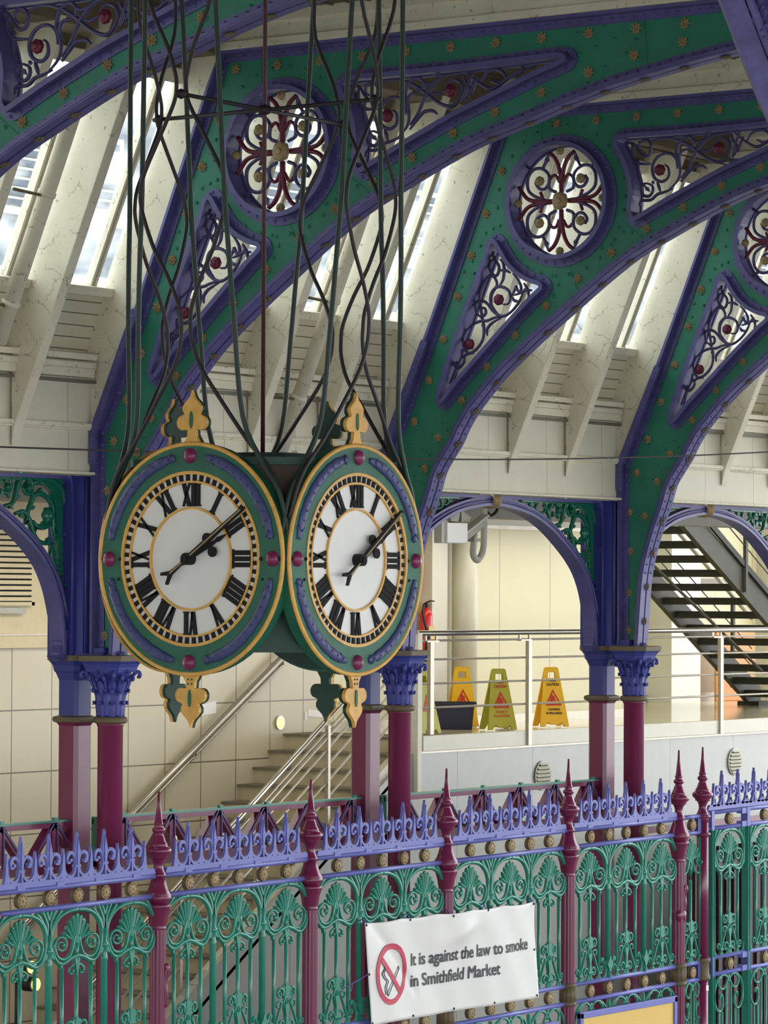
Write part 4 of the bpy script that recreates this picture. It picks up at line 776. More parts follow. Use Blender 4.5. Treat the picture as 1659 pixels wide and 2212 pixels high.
# short panel between the close pair of posts
w_ = GX - POSTX[5]
sp_ = thing('iron_fence', (POSTX[5], FY, fz(POSTX[5])), 'narrow fence panel squeezed between the last spired post and the gate post', 'fence', 'ornate iron fence panels', (0, -SL, 0))
rods(sp_, .03, w_ - .03, (-2.035, -2.18, -3.351, -3.502)); c_ = w_ * .5
palmette(sp_, c_ - .02); bar(sp_, c_ - .02, .0145, -2.60); bar(sp_, c_ + .15, .0145, -2.2); base_motif(sp_, c_ - .02); stud(sp_, c_, -2.107); stud(sp_, c_, -3.428); lower_panel(sp_, .05, w_ - .03, .5)
m = MB(); m.box(w_ - .13, w_ - .05, -.02, .02, -2.17, -2.05); m.box(w_ - .13, w_ - .05, -.02, .02, -3.49, -3.36); m.build('bracket', 'pier_blue', sp_)
# gate leaves
def gate(root, n):
    w = .66
    for i in range(n):
        x = .12 + i * w; st = MB(); st.box(x - .03, x + .03, -.03, .03, FLOOR + .05, -2.19); [st.tube([(x + d, -.034, FLOOR + .05), (x + d, -.034, -2.19)], .007, 6, (1, 0, 0)) for d in (-.018, .018)]; st.build('stile', 'fence_green', root)
        c = x + w / 2 + .01; palmette(root, c); ring(root, c); base_motif(root, c); bar(root, c, .0145, -2.60); bar(root, c - .157, .0145, -2.60); bar(root, c + .157, .0145, -2.60)
        stud(root, c, -2.107); stud(root, c, -3.428); lower_panel(root, x + .05, x + w - .05)
        for z in (-2.107, -3.428):
            for q in ((x - .03, x + .02, -.035, .035, z - .09, z + .09), (x + w - .12, x + w - .03, -.03, .03, z + .035, z + .085), (x + w - .12, x + w - .03, -.03, .03, z - .085, z - .035)): MB().box(*q).build('hinge_block', 'fence_blue', root)
    b = MB(FM); b.plate([[(.10, -1.965), (n * w, -1.965), (n * w, -2.012), (.06, -2.012)]], -.012, .012); b.build('cresting_bar', 'fence_blue', root)
    for i in range(int(n * w / .3)):
        m = MB(FM); fleur(m, .33 + .3 * i); m.build('fleur_de_lis', 'fence_blue', root); m = MB(FM); spike(m, .18 + .3 * i); m.build('spike', 'fence_blue', root)
    rods(root, .05, n * w, (-2.035, -2.18, -3.351, -3.502))
g = thing('iron_gate', (GX, FY, fz(GX) + .02), 'green iron gate with blue cresting at the right edge', 'gate', rot=(0, -SL * 1.4, 0)); gate(g, 3)
# ================================================================ THE CLOCK
CX, CY, CZ = 11.5056, 8.6407, .1373
ck = thing('hanging_clock', (CX, CY, CZ - .38), 'large four-faced clock with gold rims hanging from tall iron rods', 'clock')
O = Vector((0, 0, .38)); RF = .462; HF = .476
def face_map(k):
    a = [PI, -PI / 2, 0, PI / 2][k]; n = Vector((math.cos(a), math.sin(a), 0)); s = Vector((0, 0, 1)).cross(n)
    # plate coords (c,a,b): c outward offset from plane, a to the viewer's right, b up
    return lambda p: O + n * (HF + p[0]) + s * p[1] + Vector((0, 0, 1)) * p[2]
def circ2(r, n=72, a0=0, a1=2 * PI): return [(r * math.cos(a0 + (a1 - a0) * i / n), r * math.sin(a0 + (a1 - a0) * i / n)) for i in range(n)]
def annulus(mb, r0, r1, c0, c1, n=72): mb.plate([circ2(r1, n), circ2(r0, n)[::-1]], c0, c1)
def numeral(mb, txt, ang, r0, r1, w):
    """roman numeral strokes, feet towards the centre"""
    ca, sa = math.cos(ang), math.sin(ang)
    def pt(t, r): return (r * sa + t * ca, r * ca - t * sa)     # ang clockwise from twelve
    tot = sum({'I': .34, 'V': .62, 'X': .66}[c] for c in txt); x = -tot / 2
    def strokep(t0, ra, t1, rb, h): mb.plate([[pt(t0 - h, ra), pt(t0 + h, ra), pt(t1 + h, rb), pt(t1 - h, rb)]], -.012, -.004)
    for c in txt:
        cw = {'I': .34, 'V': .62, 'X': .66}[c]; m = (x + cw / 2) * w; hw = cw * w / 2 * .62
        if c == 'I': strokep(m, r0, m, r1, .0092); mb.plate([[pt(m - .014, r0), pt(m + .014, r0), pt(m + .014, r0 + .006), pt(m - .014, r0 + .006)]], -.012, -.005); mb.plate([[pt(m - .014, r1 - .006), pt(m + .014, r1 - .006), pt(m + .014, r1), pt(m - .014, r1)]], -.012, -.005)
        elif c == 'V': strokep(m, r0, m - hw, r1, .0092); strokep(m, r0, m + hw, r1, .0045)
        else: strokep(m + hw, r0, m - hw, r1, .0092); strokep(m - hw, r0, m + hw, r1, .0045)
        x += cw
def trefoil(mb, z0, sg):
    P = [(.052, -.012), (.036, .008), (.022, .03), (.020, .055)]; R = []
    for i in range(9): a = -2.0 + i * .36; R.append((.044 + .030 * math.cos(a), .084 + .030 * math.sin(a)))
    P += R + [(.036, .118), (.045, .134), (.044, .150), (.030, .166), (.014, .180), (.006, .192), (0, .212)]
    pts = P + [(-a, b) for a, b in P[-2::-1]]
    pts = [(a, z0 + sg * b) for a, b in pts]; pts = pts if area2(pts) > 0 else pts[::-1]; mb.plate([pts], -.022, -.006)
    return pts
dials = []
for k in range(4):
    F = face_map(k)
    m = MB(F); annulus(m, .346, .450, -.03, 0); m.lathe = None
    # fixed backing that makes the face a solid drum
    annulus(m, .44, .458, -.06, -.012)
    m.build('face_ring', 'clock_green', ck)
    m = MB(F); m.tube([(-.004, a, b) for a, b in circ2(.455)], .0095, 8, (1, 0, 0), closed=True, flat=.9); annulus(m, .335, .3475, -.014, .003); annulus(m, .301, .3095, -.012, -.002); annulus(m, .197, .206, -.012, -.002); m.build('gold_ring', 'clock_gold', ck)
    m = MB(F); m.plate([circ2(.36)], -.03, -.011); m.build('dial', 'dial_white', ck)
    m = MB(F)
    for i in range(60):
        a = 2 * PI * i / 60 + PI / 60 * (1 if True else 0); h = PI / 60 * .50; m.plate([[(r * math.sin(t), r * math.cos(t)) for r, t in ((.307, a - h), (.337, a - h), (.337, a + h), (.307, a + h))]], -.012, -.004)
    m.build('minute_track', 'numeral_black', ck)
    m = MB(F)
    for i, t in enumerate(('XII', 'I', 'II', 'III', 'IIII', 'V', 'VI', 'VII', 'VIII', 'IX', 'X', 'XI')): numeral(m, t, 2 * PI * i / 12, .208, .300, .070 if t != 'VIII' else .062)
    m.build('numerals', 'numeral_black', ck)
    for q in range(4):
        a0, a1 = PI / 2 * q + .19, PI / 2 * (q + 1) - .19; N = 46
        path = [(.002, .407 * math.cos(a0 + (a1 - a0) * i / N), .407 * math.sin(a0 + (a1 - a0) * i / N)) for i in range(N + 1)]
        m = MB(F); m.tube(path, .0225, 10, (1, 0, 0), flat=.5, scale=[min(1, .55 + 3.0 * min(i, N - i) / N) * (1.04 - .16 * ((i % 6) / 6)) for i in range(N + 1)]); 
        for i in range(3, N - 2, 4):     # overlapping leaf edges
            t0 = a0 + (a1 - a0) * i / N; 
            for sg in (-1, 1): m.tube([(.0135, .407 * math.cos(t0), .407 * math.sin(t0)), (.004, (.407 + sg * .019) * math.cos(t0 - .05), (.407 + sg * .019) * math.sin(t0 - .05))], .0035, 5, (1, 0, 0))
        m.build('leaf_band', 'clock_blue', ck)
        a = PI / 2 * q; m = MB(F); m.disc((0, 0, 0), .030, -.012, 24, 'x'); m.v = []; m.f = []; m.sm = []; m.mi = []
        cx_, cz_ = .408 * math.cos(a), .408 * math.sin(a); vs = []
        for rr, h in ((1, 0), (.95, .008), (.7, .016), (.35, .021), (.001, .023)): vs += [(h, cx_ + .031 * rr * math.cos(2 * PI * i / 24), cz_ + .031 * rr * math.sin(2 * PI * i / 24)) for i in range(24)]
        m.add(vs, [(j * 24 + i, j * 24 + (i + 1) % 24, (j + 1) * 24 + (i + 1) % 24, (j + 1) * 24 + i) for j in range(4) for i in range(24)], True); m.build('maroon_boss', 'clock_maroon', ck)
    m = MB(F)
    for s in (-1, 1):
        for r in (.352, .44): m.disc((0, s * r, 0), .001, .001, 6, 'x'); m.v = m.v[:-18]; m.f = [f for f in m.f if max(f) < len(m.v)]; m.sm = m.sm[:len(m.f)]; m.mi = m.mi[:len(m.f)]; m.rivet((0, s * r, 0), (1, 0, 0), .009)
    m.rivet((0, .36, -.08), (1, 0, 0), .007); m.rivet((0, -.36, -.08), (1, 0, 0), .007); m.build('bolt', 'numeral_black', ck)
    for z0, sg in ((.455, 1), (-.455, -1)):
        m = MB(F); m.cur = 0; trefoil(m, z0, sg); nf = len(m.f)
        m.mi = [1 if abs(v) < 0 else 0 for v in m.mi]
        # the back of each finial is painted green: thin second plate behind the gold one
        o = m.build('trefoil_finial', 'clock_gold', ck)
        m = MB(lambda p, F=F: F((p[0] - .0165, p[1], p[2]))); trefoil(m, z0, sg); m.build('finial_back', 'clock_dark_green', ck)
        m = MB(F); zc = z0 + sg * .095; m.plate([[(.0075 * math.cos(t), zc + .034 * math.sin(t)) for t in [2 * PI * i / 16 for i in range(16)]]], -.006, -.001)
        if sg < 0: [m.rivet((-.006, a, z0 - b), (1, 0, 0), .005) for a in (-.009, .009) for b in (.02, .038)]
        m.build('slot', 'clock_green', ck)
    # hands: eight or nine minutes past two
    def hand(ang, prof, c0, c1, name):
        ca, sa = math.cos(ang), math.sin(ang); H = MB(F)
        for pl in prof: H.plate([[(r * sa + t * ca, r * ca - t * sa) for t, r in pl]], c0, c1)
        return H
    h = hand(math.radians(62.5), [[(-.006, -.02), (.006, -.02), (.009, .12), (.005, .155), (.010, .165), (.006, .185), (0, .212), (-.006, .185), (-.010, .165), (-.005, .155), (-.009, .12)]] + [[(s * .030 + .021 * math.cos(t), .118 + .021 * math.sin(t)) for t in [2 * PI * i / 16 for i in range(16)]] for s in (-1, 1)], .004, .012, 'hour'); h.build('hour_hand', 'numeral_black', ck)
    h = hand(math.radians(54.5), [[(-.010, -.03), (.010, -.03), (.011, .10), (.008, .34), (0, .352), (-.008, .34), (-.011, .10)], [(-.006, -.03), (.006, -.03), (.009, -.095), (.03, -.135), (.022, -.145), (0, -.115), (-.022, -.145), (-.03, -.135), (-.009, -.095)]], .016, .024, 'minute')
    h.cur = 1; ca, sa = math.cos(math.radians(54.5)), math.sin(math.radians(54.5)); h.plate([[(r * sa + t * ca, r * ca - t * sa) for t, r in ((-.0025, -.10), (.0025, -.10), (.0025, .33), (-.0025, .33))]], .024, .028)
    h.build('minute_hand', ['numeral_black', 'old_gold'], ck)
    m = MB(F); vs = []; m.plate([circ2(.024, 24)], -.026, .030); m.plate([circ2(.012, 16)], .03, .036); m.build('hub', 'numeral_black', ck)
def Ck(x, y, z): return (x, y, z + .38)
m = MB(lambda p: Ck(*p)); 
def sq(h, c): return octp(h, c)
def prism(mb, h, c, z0, z1):
    o = octp(h, c); vs = [(a, b, z0) for a, b in o] + [(a, b, z1) for a, b in o]; n = 8
    mb.add(vs, [tuple(range(n - 1, -1, -1)), tuple(range(n, 2 * n))] + [(i, (i + 1) % n, n + (i + 1) % n, n + i) for i in range(n)])
prism(m, .43, .16, -.366, .09); m.build('housing', 'clock_dark_green', ck)
m = MB(lambda p: Ck(*p)); prism(m, .425, .16, .09, .37); m.build('housing_upper', 'housing_brown', ck)
m = MB(lambda p: Ck(*p)); prism(m, .45, .14, .37, .40); prism(m, .20, .08, .40, .43); m.build('housing_lid', 'clock_dark_green', ck)
for k in range(4):   # drum behind each face
    F = face_map(k); m = MB(F); m.plate([circ2(.45, 48)], -.075, -.046); m.build('face_back', 'clock_dark_green', ck)
def zc(v): return 2.346 - .001832 * v - CZ
HA = [(-1000, .62, .09), (0, .56, .175), (410, .535, .205), (545, .525, .222), (700, .510, .24), (900, .485, .265), (1000, .462, .345), (1060, .45, .415), (1140, .44, .452), (1190, .435, .455)]
SV = [(-1000, .02), (-900, .06), (-800, .10), (-680, .11), (-560, .06), (-460, .012), (-360, .07), (-240, .145), (-100, .15), (0, .14), (100, .052), (160, .014), (190, .008), (225, .022), (290, .09), (370, .175), (410, .196), (440, .196), (480, .175), (540, .13), (600, .066), (663, .016), (700, .008), (740, .014), (792, .05), (857, .135), (950, .262), (1000, .345), (1050, .40), (1120, .44)]
def lerp(T, v, c):
    for a, b in zip(T, T[1:]):
        if a[0] <= v <= b[0]: return a[c] + (b[c] - a[c]) * (v - a[0]) / (b[0] - a[0])
    return T[-1][c]
for k in range(4):
    a = [PI, -PI / 2, 0, PI / 2][k]; n = Vector((math.cos(a), math.sin(a), 0)); s_ = Vector((0, 0, 1)).cross(n)
    for sg in (-1, 1):
        P = smooth([O + n * h + s_ * sg * w + Vector((0, 0, zc(v))) for v, h, w in HA], 4)
        MB().tube(P, .0105, 8, n).build('straight_rod', 'rod_green', ck)
        P = [O + n * (lerp(HA, v, 1) - .02 * sg) + s_ * sg * w + Vector((0, 0, zc(v))) for v, w in SV]
        MB().tube(smooth(P, 3), .0095, 8, n, flat=.7).build('curved_rod', 'rod_dark', ck)
    p = O + n * lerp(HA, 190, 1) + Vector((0, 0, zc(205)))
    if k < 2: MB().tube([p + n * .03, O * 2 + Vector((0, 0, 2 * zc(205))) - p - n * .03], .0085, 8, (0, 0, 1)).build('tie_rod', 'rod_dark', ck)
    m = MB(); m.lathe([(.004, -.02), (.018, -.012), (.022, 0), (.018, .012), (.004, .02)], 12, tuple(p)); m.build('tie_boss', 'rod_dark', ck)
m = MB(); m.lathe([(.004, -.022), (.026, -.014), (.032, 0), (.026, .014), (.004, .022)], 12, (0, 0, .38 + zc(205))); m.build('tie_boss', 'rod_dark', ck)
MB().tube([(0, 0, .38 + .42), (0, 0, .38 + 4.13 - CZ)], .009, 8, (1, 0, 0)).build('centre_rod', 'rod_red', ck)
m = MB(); m.box(-.75, .75, -.75, .75, .38 + 4.06 - CZ, .38 + 4.13 - CZ); m.build('ceiling_plate', 'rod_green', ck)
# ================================================================ BANNER AND POSTER
bn = thing('no_smoking_banner', (22.54, 15.90, -2.55), 'wrinkled white no smoking banner tied to the fence', 'banner')
def cloth(x, z):
    return .014 * math.sin(3.1 * x + 2.2 * z) + .010 * math.sin(7.3 * x - 5 * z + 1) + .003 * math.sin(14 * x + 9 * z) + .030 * math.exp(-((x - 1.32) ** 2 / .05 + (z + .17 - .25 * (x - 1.3)) ** 2 / .006)) * -1 - .012 * math.exp(-((x - .98) ** 2 / .01)) * max(0, 1 + z * 3) + .010 * math.exp(-((x + z * 1.0 - .10) ** 2 / .004)) * (x < .7)
BW, BH = 2.46, .80; nx_, nz_ = 90, 34; vs = []
for j in range(nz_ + 1):
    for i in range(nx_ + 1):
        x = BW * i / nx_; z = -BH * j / nz_; sag = .012 * math.sin(PI * ((i / nx_ * 5) % 1)) * (1 - j / nz_); xx = x + .045 * j / nz_ * (1 - i / nx_) + .03 * (i / nx_) * j / nz_
        vs.append((xx, cloth(x, z), z - sag))
W1 = nx_ + 1; fs = [(j * W1 + i, j * W1 + i + 1, (j + 1) * W1 + i + 1, (j + 1) * W1 + i) for j in range(nz_) for i in range(nx_)]
n0 = len(vs); vs += [(a, b + .003, c) for a, b, c in vs]; fs += [tuple(n0 + q for q in f[::-1]) for f in fs]
for i in range(nx_): fs += [(i, n0 + i, n0 + i + 1, i + 1), (nz_ * W1 + i, nz_ * W1 + i + 1, n0 + nz_ * W1 + i + 1, n0 + nz_ * W1 + i)]
for j in range(nz_): fs += [(j * W1, (j + 1) * W1, n0 + (j + 1) * W1, n0 + j * W1), (j * W1 + nx_, n0 + j * W1 + nx_, n0 + (j + 1) * W1 + nx_, (j + 1) * W1 + nx_)]
MB().add(vs, fs, True).build('sheet', 'banner_white', bn)
def drape(o, ox, oz, off=.006):
    for v in o.data.vertices:
        x, z = v.co.x + ox, v.co.y + oz; y = -v.co.z
        v.co.x, v.co.y, v.co.z = x, cloth(x, z) - off + y * .1, z
    o.location = (0, 0, 0); o.rotation_euler = (0, 0, 0)
def fit_text(txt, x0, x1, z, h, par, m, name='lettering', bold=0.0, ext=.0008):
    o = text_mesh(txt, 1.0, m, par, (0, 0, 0), (0, 0, 0), name=name, bold=0, ext=ext); xs = [v.co.x for v in o.data.vertices]; a, b = min(xs), max(xs)
    for v in o.data.vertices: v.co.x = (v.co.x - a) / (b - a) * (x1 - x0); v.co.y *= h / .72
    if bold:
        me = o.data; V = [tuple(v.co) for v in me.vertices]; Fc = [tuple(p.vertices) for p in me.polygons]; V2 = []; F2 = []
        for k, (dx, dy) in enumerate(((0, 0), (bold, 0), (bold * .5, bold * .5), (bold * .5, -bold * .5))): F2 += [tuple(i + len(V2) for i in f) for f in Fc]; V2 += [(p[0] + dx, p[1] + dy, p[2] + k * .00005) for p in V]
        me2 = bpy.data.meshes.new(name); me2.from_pydata(V2, [], F2); me2.materials.append(MATS[m]); o.data = me2
    return o
o = fit_text('It is against the law to smoke', .645, 2.33, 0, .10, bn, 'banner_text', bold=.006); drape(o, .645, -.385)
o = fit_text('in Smithfield Market', .645, 1.87, 0, .10, bn, 'banner_text', bold=.006); drape(o, .645, -.552)
def dplate(name, loops, m, off=.006):
    mb = MB(); mb.plate(loops, 0, .0015); mb2 = MB(); mb2.v = [(a, cloth(a, b) - off - c, b) for c, a, b in mb.v]; mb2.f = mb.f; mb2.sm = mb.sm; mb2.mi = mb.mi; return mb2.build(name, m, bn)
cx0, cz0 = .345, -.425
C1 = [(cx0 + a * 1.02, cz0 + b * 1.05) for a, b in circ2(.228, 120)]; C2 = [(cx0 + a * 1.02, cz0 + b * 1.05) for a, b in circ2(.186, 120)]
dplate('red_circle', [C1, C2[::-1]], 'banner_red'); t = .022
bl = [(cx0 - .15 + .28 * k / 24, cz0 + .13 - .27 * k / 24) for k in range(25)]; dplate('red_bar', [[(a + t * .7, b + t * .7) for a, b in bl] + [(a - t * .7, b - t * .7) for a, b in bl[::-1]]], 'banner_red', .0085)
cg = [(-.085, -.145), (.115, .06), (.135, .035), (-.06, -.17)]; cg2 = [(-.080, -.145), (.113, .050), (.125, .037), (-.062, -.160)]
dplate('cigarette', [[(cx0 + a, cz0 + b) for a, b in cg[::-1]], [(cx0 + a * .93 + .001, cz0 + b * .95 - .004) for a, b in cg2]], 'banner_text', .007)
sm_ = MB(); 
for d in (0, .028):
    P = smooth([(-.10 + d * .9, -.15 - d * .3, 0), (-.11 + d, -.09, 0), (-.085 + d, -.05, 0), (-.125 + d, -.02, 0), (-.15 + d, .02, 0), (-.115 + d, .05, 0), (-.12 + d, .09, 0)], 4)
    sm_.tube([(cx0 + p.x, cloth(cx0 + p.x, cz0 + p.y) - .004, cz0 + p.y) for p in P], .004, 5, (0, 1, 0))
sm_.build('smoke_lines', 'banner_text', bn)
e = MB()
for x, z in [(.02, -.02), (.62, -.02), (1.2, -.03), (1.72, -.02), (2.44, -.02), (.06, -.78), (.66, -.78), (1.26, -.78), (1.8, -.78), (2.46, -.78), (.03, -.4), (2.45, -.4)]: e.disc((x, cloth(x, z) - .001, z), .010, .004, 12, 'y')
e.build('eyelet', 'numeral_black', bn)
e = MB()
for x, z in [(.02, -.02), (.62, -.02), (1.2, -.03), (1.72, -.02), (2.44, -.02)]: e.tube([(x, 0, z), (x + .01, .05, z + .045), (x + .005, .09, z + .03)], .005, 5)
e.tube([(.03, 0, -.4), (-.10, .05, -.46), (-.22, .07, -.50)], .004, 5); e.tube([(-.10, .05, -.46), (-.16, .03, -.52)], .004, 5); e.build('cable_tie', 'fence_blue', bn)
ps = thing('poster_board', (25.73, 15.93, -3.50), 'yellow poster in a lilac frame fixed low on the fence, right of the banner', 'poster')
m = MB(); m.box(0, 1.63, -.02, .02, -.10, -.045); m.box(0, 1.63, -.02, .02, -1.05, -1.0); m.box(0, .05, -.02, .02, -1.05, -.05); m.box(1.58, 1.63, -.02, .02, -1.05, -.05); m.build('frame', 'fence_blue', ps, bevel=.005)
MB().box(.05, 1.58, -.004, .012, -.34, -.10).build('yellow_sheet', 'poster_yellow', ps); MB().box(.05, 1.58, -.004, .012, -1.0, -.34).build('grey_sheet', 'poster_grey', ps)
ps2 = thing('poster_board', (23.95, 15.95, -3.585), 'top edge of a lilac framed board below the banner, left of the yellow poster', 'poster')
m = MB(); m.box(-.05, 1.45, -.02, .02, -.06, 0); m.build('frame', 'fence_blue', ps2)
# ================================================================ STAIR BEHIND THE FENCE
stp = thing('stone_staircase', (25.0, 19.78, FLOOR), 'stone tiled staircase climbing to the landing beside the tiled wall', 'staircase')
for k in range(21):
    nx0, nz0 = 27.66 - .245 * k, MEZZ - .1535 * k
    if nz0 < FLOOR + .1: break
    m = MB(); m.box(nx0 + .012 - 25.0, nx0 + .262 - 25.0 if k else 28.2 - 25, 19.1 - 19.78, 20.5 - 19.78, nz0 - .1535 - FLOOR, nz0 - .022 - FLOOR)
    for j in range(4): m.box(nx0 + .009 - 25, nx0 + .013 - 25, 19.1 + .35 * j - 19.78 - .004, 19.1 + .35 * j - 19.78 + .004, nz0 - .15 - FLOOR, nz0 - .022 - FLOOR)
    st_ = m.build('step', 'stone_step', stp)
    MB().box(nx0 - .01 - 25, nx0 + .262 - 25 if k else 28.2 - 25, 19.1 - 19.78, 20.5 - 19.78, nz0 - .022 - FLOOR, nz0 - FLOOR).build('nosing', 'step_nosing', st_)
m = MB(lambda p: (p[1] - 25, p[0] - .72, p[2] - FLOOR)); m.plate([[(27.69, MEZZ - .02), (27.69, MEZZ - .16), (22.3, MEZZ - .16 - 5.39 * .6265), (22.3, MEZZ - .0 - 5.39 * .6265 + .02)]], -.02, .05); m.build('string', 'slab_cream', stp)
m = MB(lambda p: (p[1] - 25, p[0] - .72, p[2] - FLOOR)); m.plate([[(27.66, MEZZ - .20), (27.66, MEZZ - .24), (22.3, MEZZ - .24 - 5.39 * .6265), (22.3, MEZZ - .20 - 5.39 * .6265)]], -.06, .0); m.build('string_moulding', 'steel_satin', stp)
# wall handrail, balustrades
wr = thing('wall_handrail', (26.4, 20.42, -1.3), 'polished steel handrail running up the tiled wall', 'handrail')
d = Vector((1, 0, .614)); a_ = Vector((-3.4, -.0, -2.02 + .0)); P0 = Vector((25.311 - 26.4, 0, -1.958 + 1.3)); P1 = Vector((27.58 - 26.4, 0, -.575 + 1.3)); P00 = P0 - (P1 - P0) * 1.6
MB().tube([P00, P1], .034, 14, (0, 1, 0)).build('rail', 'steel', wr); MB().tube([P00 + Vector((.02, .03, -.09)), P1 + Vector((.0, .03, -.09))], .016, 10, (0, 1, 0)).build('lower_rail', 'steel', wr)
for t in (-.9, -.3, .38, .98): 
    q = P0 + (P1 - P0) * t; m = MB(); m.tube([q, q + Vector((0, 0, -.07)), q + Vector((0, .075, -.09))], .012, 8, (1, 0, 0)); m.disc((q.x, .08, q.z - .09), .03, .01, 12, 'y'); m.build('bracket', 'steel', wr)
sb = thing('stair_balustrade', (26.0, 19.12, -2.0), 'steel balustrade of sloping rails beside the stone steps', 'balustrade')
A0 = Vector((26.83 - 26, 0, -.927 + 2.0)); A1 = Vector((25.307 - 26, 0, -1.887 + 2.0)); dv = (A0 - A1).normalized()
for dz, r, nm in ((0, .026, 'handrail'), (-.10, .012, 'rail'), (-.16, .016, 'rail'), (-.27, .012, 'rail'), (-.42, .012, 'rail'), (-.57, .012, 'rail'), (-.72, .012, 'rail')):
    MB().tube([A1 - dv * 3.9 + Vector((0, 0, dz)), A0 + dv * .95 + Vector((0, 0, dz))], r, 10, (0, 1, 0)).build(nm, 'steel' if r > .02 else 'steel_satin', sb)
for x in (27.25, 26.48, 25.4, 24.3, 23.3):
    z = -.927 + (x - 26.83) * .6265; MB().box(x - 26 - .018, x - 26 + .018, -.02, .02, z - 1.02 + 2, z - .06 + 2).build('post', 'steel_satin', sb)
lb = thing('landing_balustrade', (27.8, 18.99, MEZZ), 'steel railing along the edge of the landing in front of the yellow signs', 'balustrade')
MB().tube([(-.05, 0, .985), (18, 0, .985)], .026, 12, (0, 0, 1)).build('handrail', 'steel', lb)
for z in (.915, .735, .505, .275): MB().tube([(-.02, 0, z), (18, 0, z)], .0105, 8, (0, 0, 1)).build('rail', 'steel_satin', lb)
for x in (.17, 1.82, 5.66, 9.5):
    m = MB(); h0 = .02 if x < .5 else -.13; m.box(x - .03, x + .03, -.075 if x > .5 else -.02, -.035 if x > .5 else .02, h0, .90); m.box(x - .10, x + .10, -.03, .03, .90, .915); m.box(x - .10, x - .08, -.01, .01, .915, .965); m.box(x + .08, x + .10, -.01, .01, .915, .965); m.build('post', 'steel_satin', lb)
m = MB(); m.box(-.10, -.03, -.04, .04, -.55, .98); m.build('corner_post', 'slab_cream', lb)
# ================================================================ THINGS ON THE LANDING
def caution(loc, rz, mt, label, lean=.33, txt=('CAUTION', 'CLEANING', 'IN PROGRESS'), tc='sign_text_dark', full=True, words=True):
    t = thing('caution_sign', loc, label, 'sign', 'folding floor warning signs', (0, 0, rz)); H = .60
    for s in (-1, 1):
        M = Matrix.Translation((0, 0, H)) @ Matrix.Rotation(s * .19, 4, 'X') @ Matrix.Translation((0, 0, -H))
        def F(p, M=M, s=s): return M @ Vector((p[1], p[0] * 1.0, p[2]))
        mb = MB(F); out = [(-.155, .0), (-.105, .0), (-.075, .045), (-.03, .02), (.03, .02), (.075, .045), (.105, .0), (.155, .0), (.075, .60), (.06, .615), (-.06, .615), (-.075, .60)]
        hole = [(-.038, .565), (.038, .565), (.045, .50), (-.045, .50)]; mb.plate([out, hole], -.012, .012); mb.build('panel', mt, t)
        mb = MB(F); y = -.014 if s < 0 else .014
        fr = [(0, .385), (.088, .215), (-.088, .215)]; fi = [(0, .355), (.062, .232), (-.062, .232)]
        if s < 0:
            mb.plate([fr[::-1], fi], -.0155, -.012); mb.plate([[(-.045, .235), (-.015, .235), (-.005, .27), (.03, .235), (.045, .24), (.015, .275), (.02, .30), (-.01, .33), (-.03, .28)]], -.0155, -.012); mb.build('warning_triangle', 'sign_red', t)
            if words:
                rows = ((txt[0], .42, .030, .135), (txt[1], .165, .024, .13), (txt[2], .125, .024, .17))
                for tx, z, h, w in rows:
                    if not tx: continue
                    o = fit_text(tx, -w / 2, w / 2, 0, h, t, tc, bold=.002, ext=.0006)
                    for v in o.data.vertices: p = M @ Vector((v.co.x - w / 2, -.014 - v.co.z, v.co.y + z)); v.co = p
                mb = MB(F); [mb.plate([[(a, .472), (a + .02, .472), (a + .03, .49), (a + .01, .49)]], -.015, -.012) for a in (-.035, -.01, .012)]; [mb.plate([[(a + .01, .465), (a + .03, .465), (a + .02, .48), (a, .48)]], -.015, -.012) for a in (-.035, -.01, .012)]; mb.build('emblem', tc, t)
    return t
VR = math.radians(-55)
caution((30.80, 19.42, MEZZ), VR + .3, 'sign_yellow', 'bright orange yellow sign reading caution cleaning in progress')
caution((29.72, 19.36, MEZZ), VR + .35, 'sign_yellow_green', 'dull yellow green wet floor sign in front of the navy bucket', txt=('CAUTION', 'WET', 'FLOOR'), tc='sign_red')
caution((30.20, 20.12, MEZZ), VR + .2, 'sign_yellow', 'bright yellow warning sign behind the dull yellow green one', words=False)
caution((28.35, 19.35, MEZZ), VR + .9, 'sign_yellow_green', 'dark green edge of a folding sign beside the second column', words=False)
bk = thing('mop_bucket', (29.62, 19.90, MEZZ), 'navy rectangular mop bucket behind the dull yellow green sign', 'bucket', rot=(0, 0, VR)); m = MB()
def rbox(mb, w0, d0, w1, d1, z0, z1): mb.add([(-w0, -d0, z0), (w0, -d0, z0), (w0, d0, z0), (-w0, d0, z0), (-w1, -d1, z1), (w1, -d1, z1), (w1, d1, z1), (-w1, d1, z1)], [(0, 1, 5, 4), (1, 2, 6, 5), (2, 3, 7, 6), (3, 0, 4, 7), (0, 3, 2, 1)])
rbox(m, .24, .13, .265, .15, .0, .265); rbox(m, .23, .12, .25, .14, .02, .26); m.build('tub', 'bucket_navy', bk)
m = MB(); m.box(-.285, .285, -.165, -.145, .255, .275); m.box(-.285, .285, .145, .165, .255, .275); m.box(-.285, -.262, -.165, .165, .255, .275); m.box(.262, .285, -.165, .165, .255, .275); m.build('rim', 'bucket_navy', bk)
m = MB(); random.seed(5)
for i in range(60): a = random.random() * 6.28; r = .02 + random.random() * .13; m.tube(smooth([(0, 0, .06), (r * .5 * math.cos(a), r * .35 * math.sin(a), .05), (r * math.cos(a), r * .6 * math.sin(a), .012)], 3), .008, 5)
tag(m.build('floor_mop', 'mop_grey', None, (30.25, 19.62, MEZZ)), 'grey mop head lying on the landing floor between the signs', 'mop')
ex = thing('fire_extinguisher', (30.0 - .38 + .0, 20.39, -.66), 'red fire extinguisher with black horn on the landing wall, right of the clock', 'fire extinguisher')
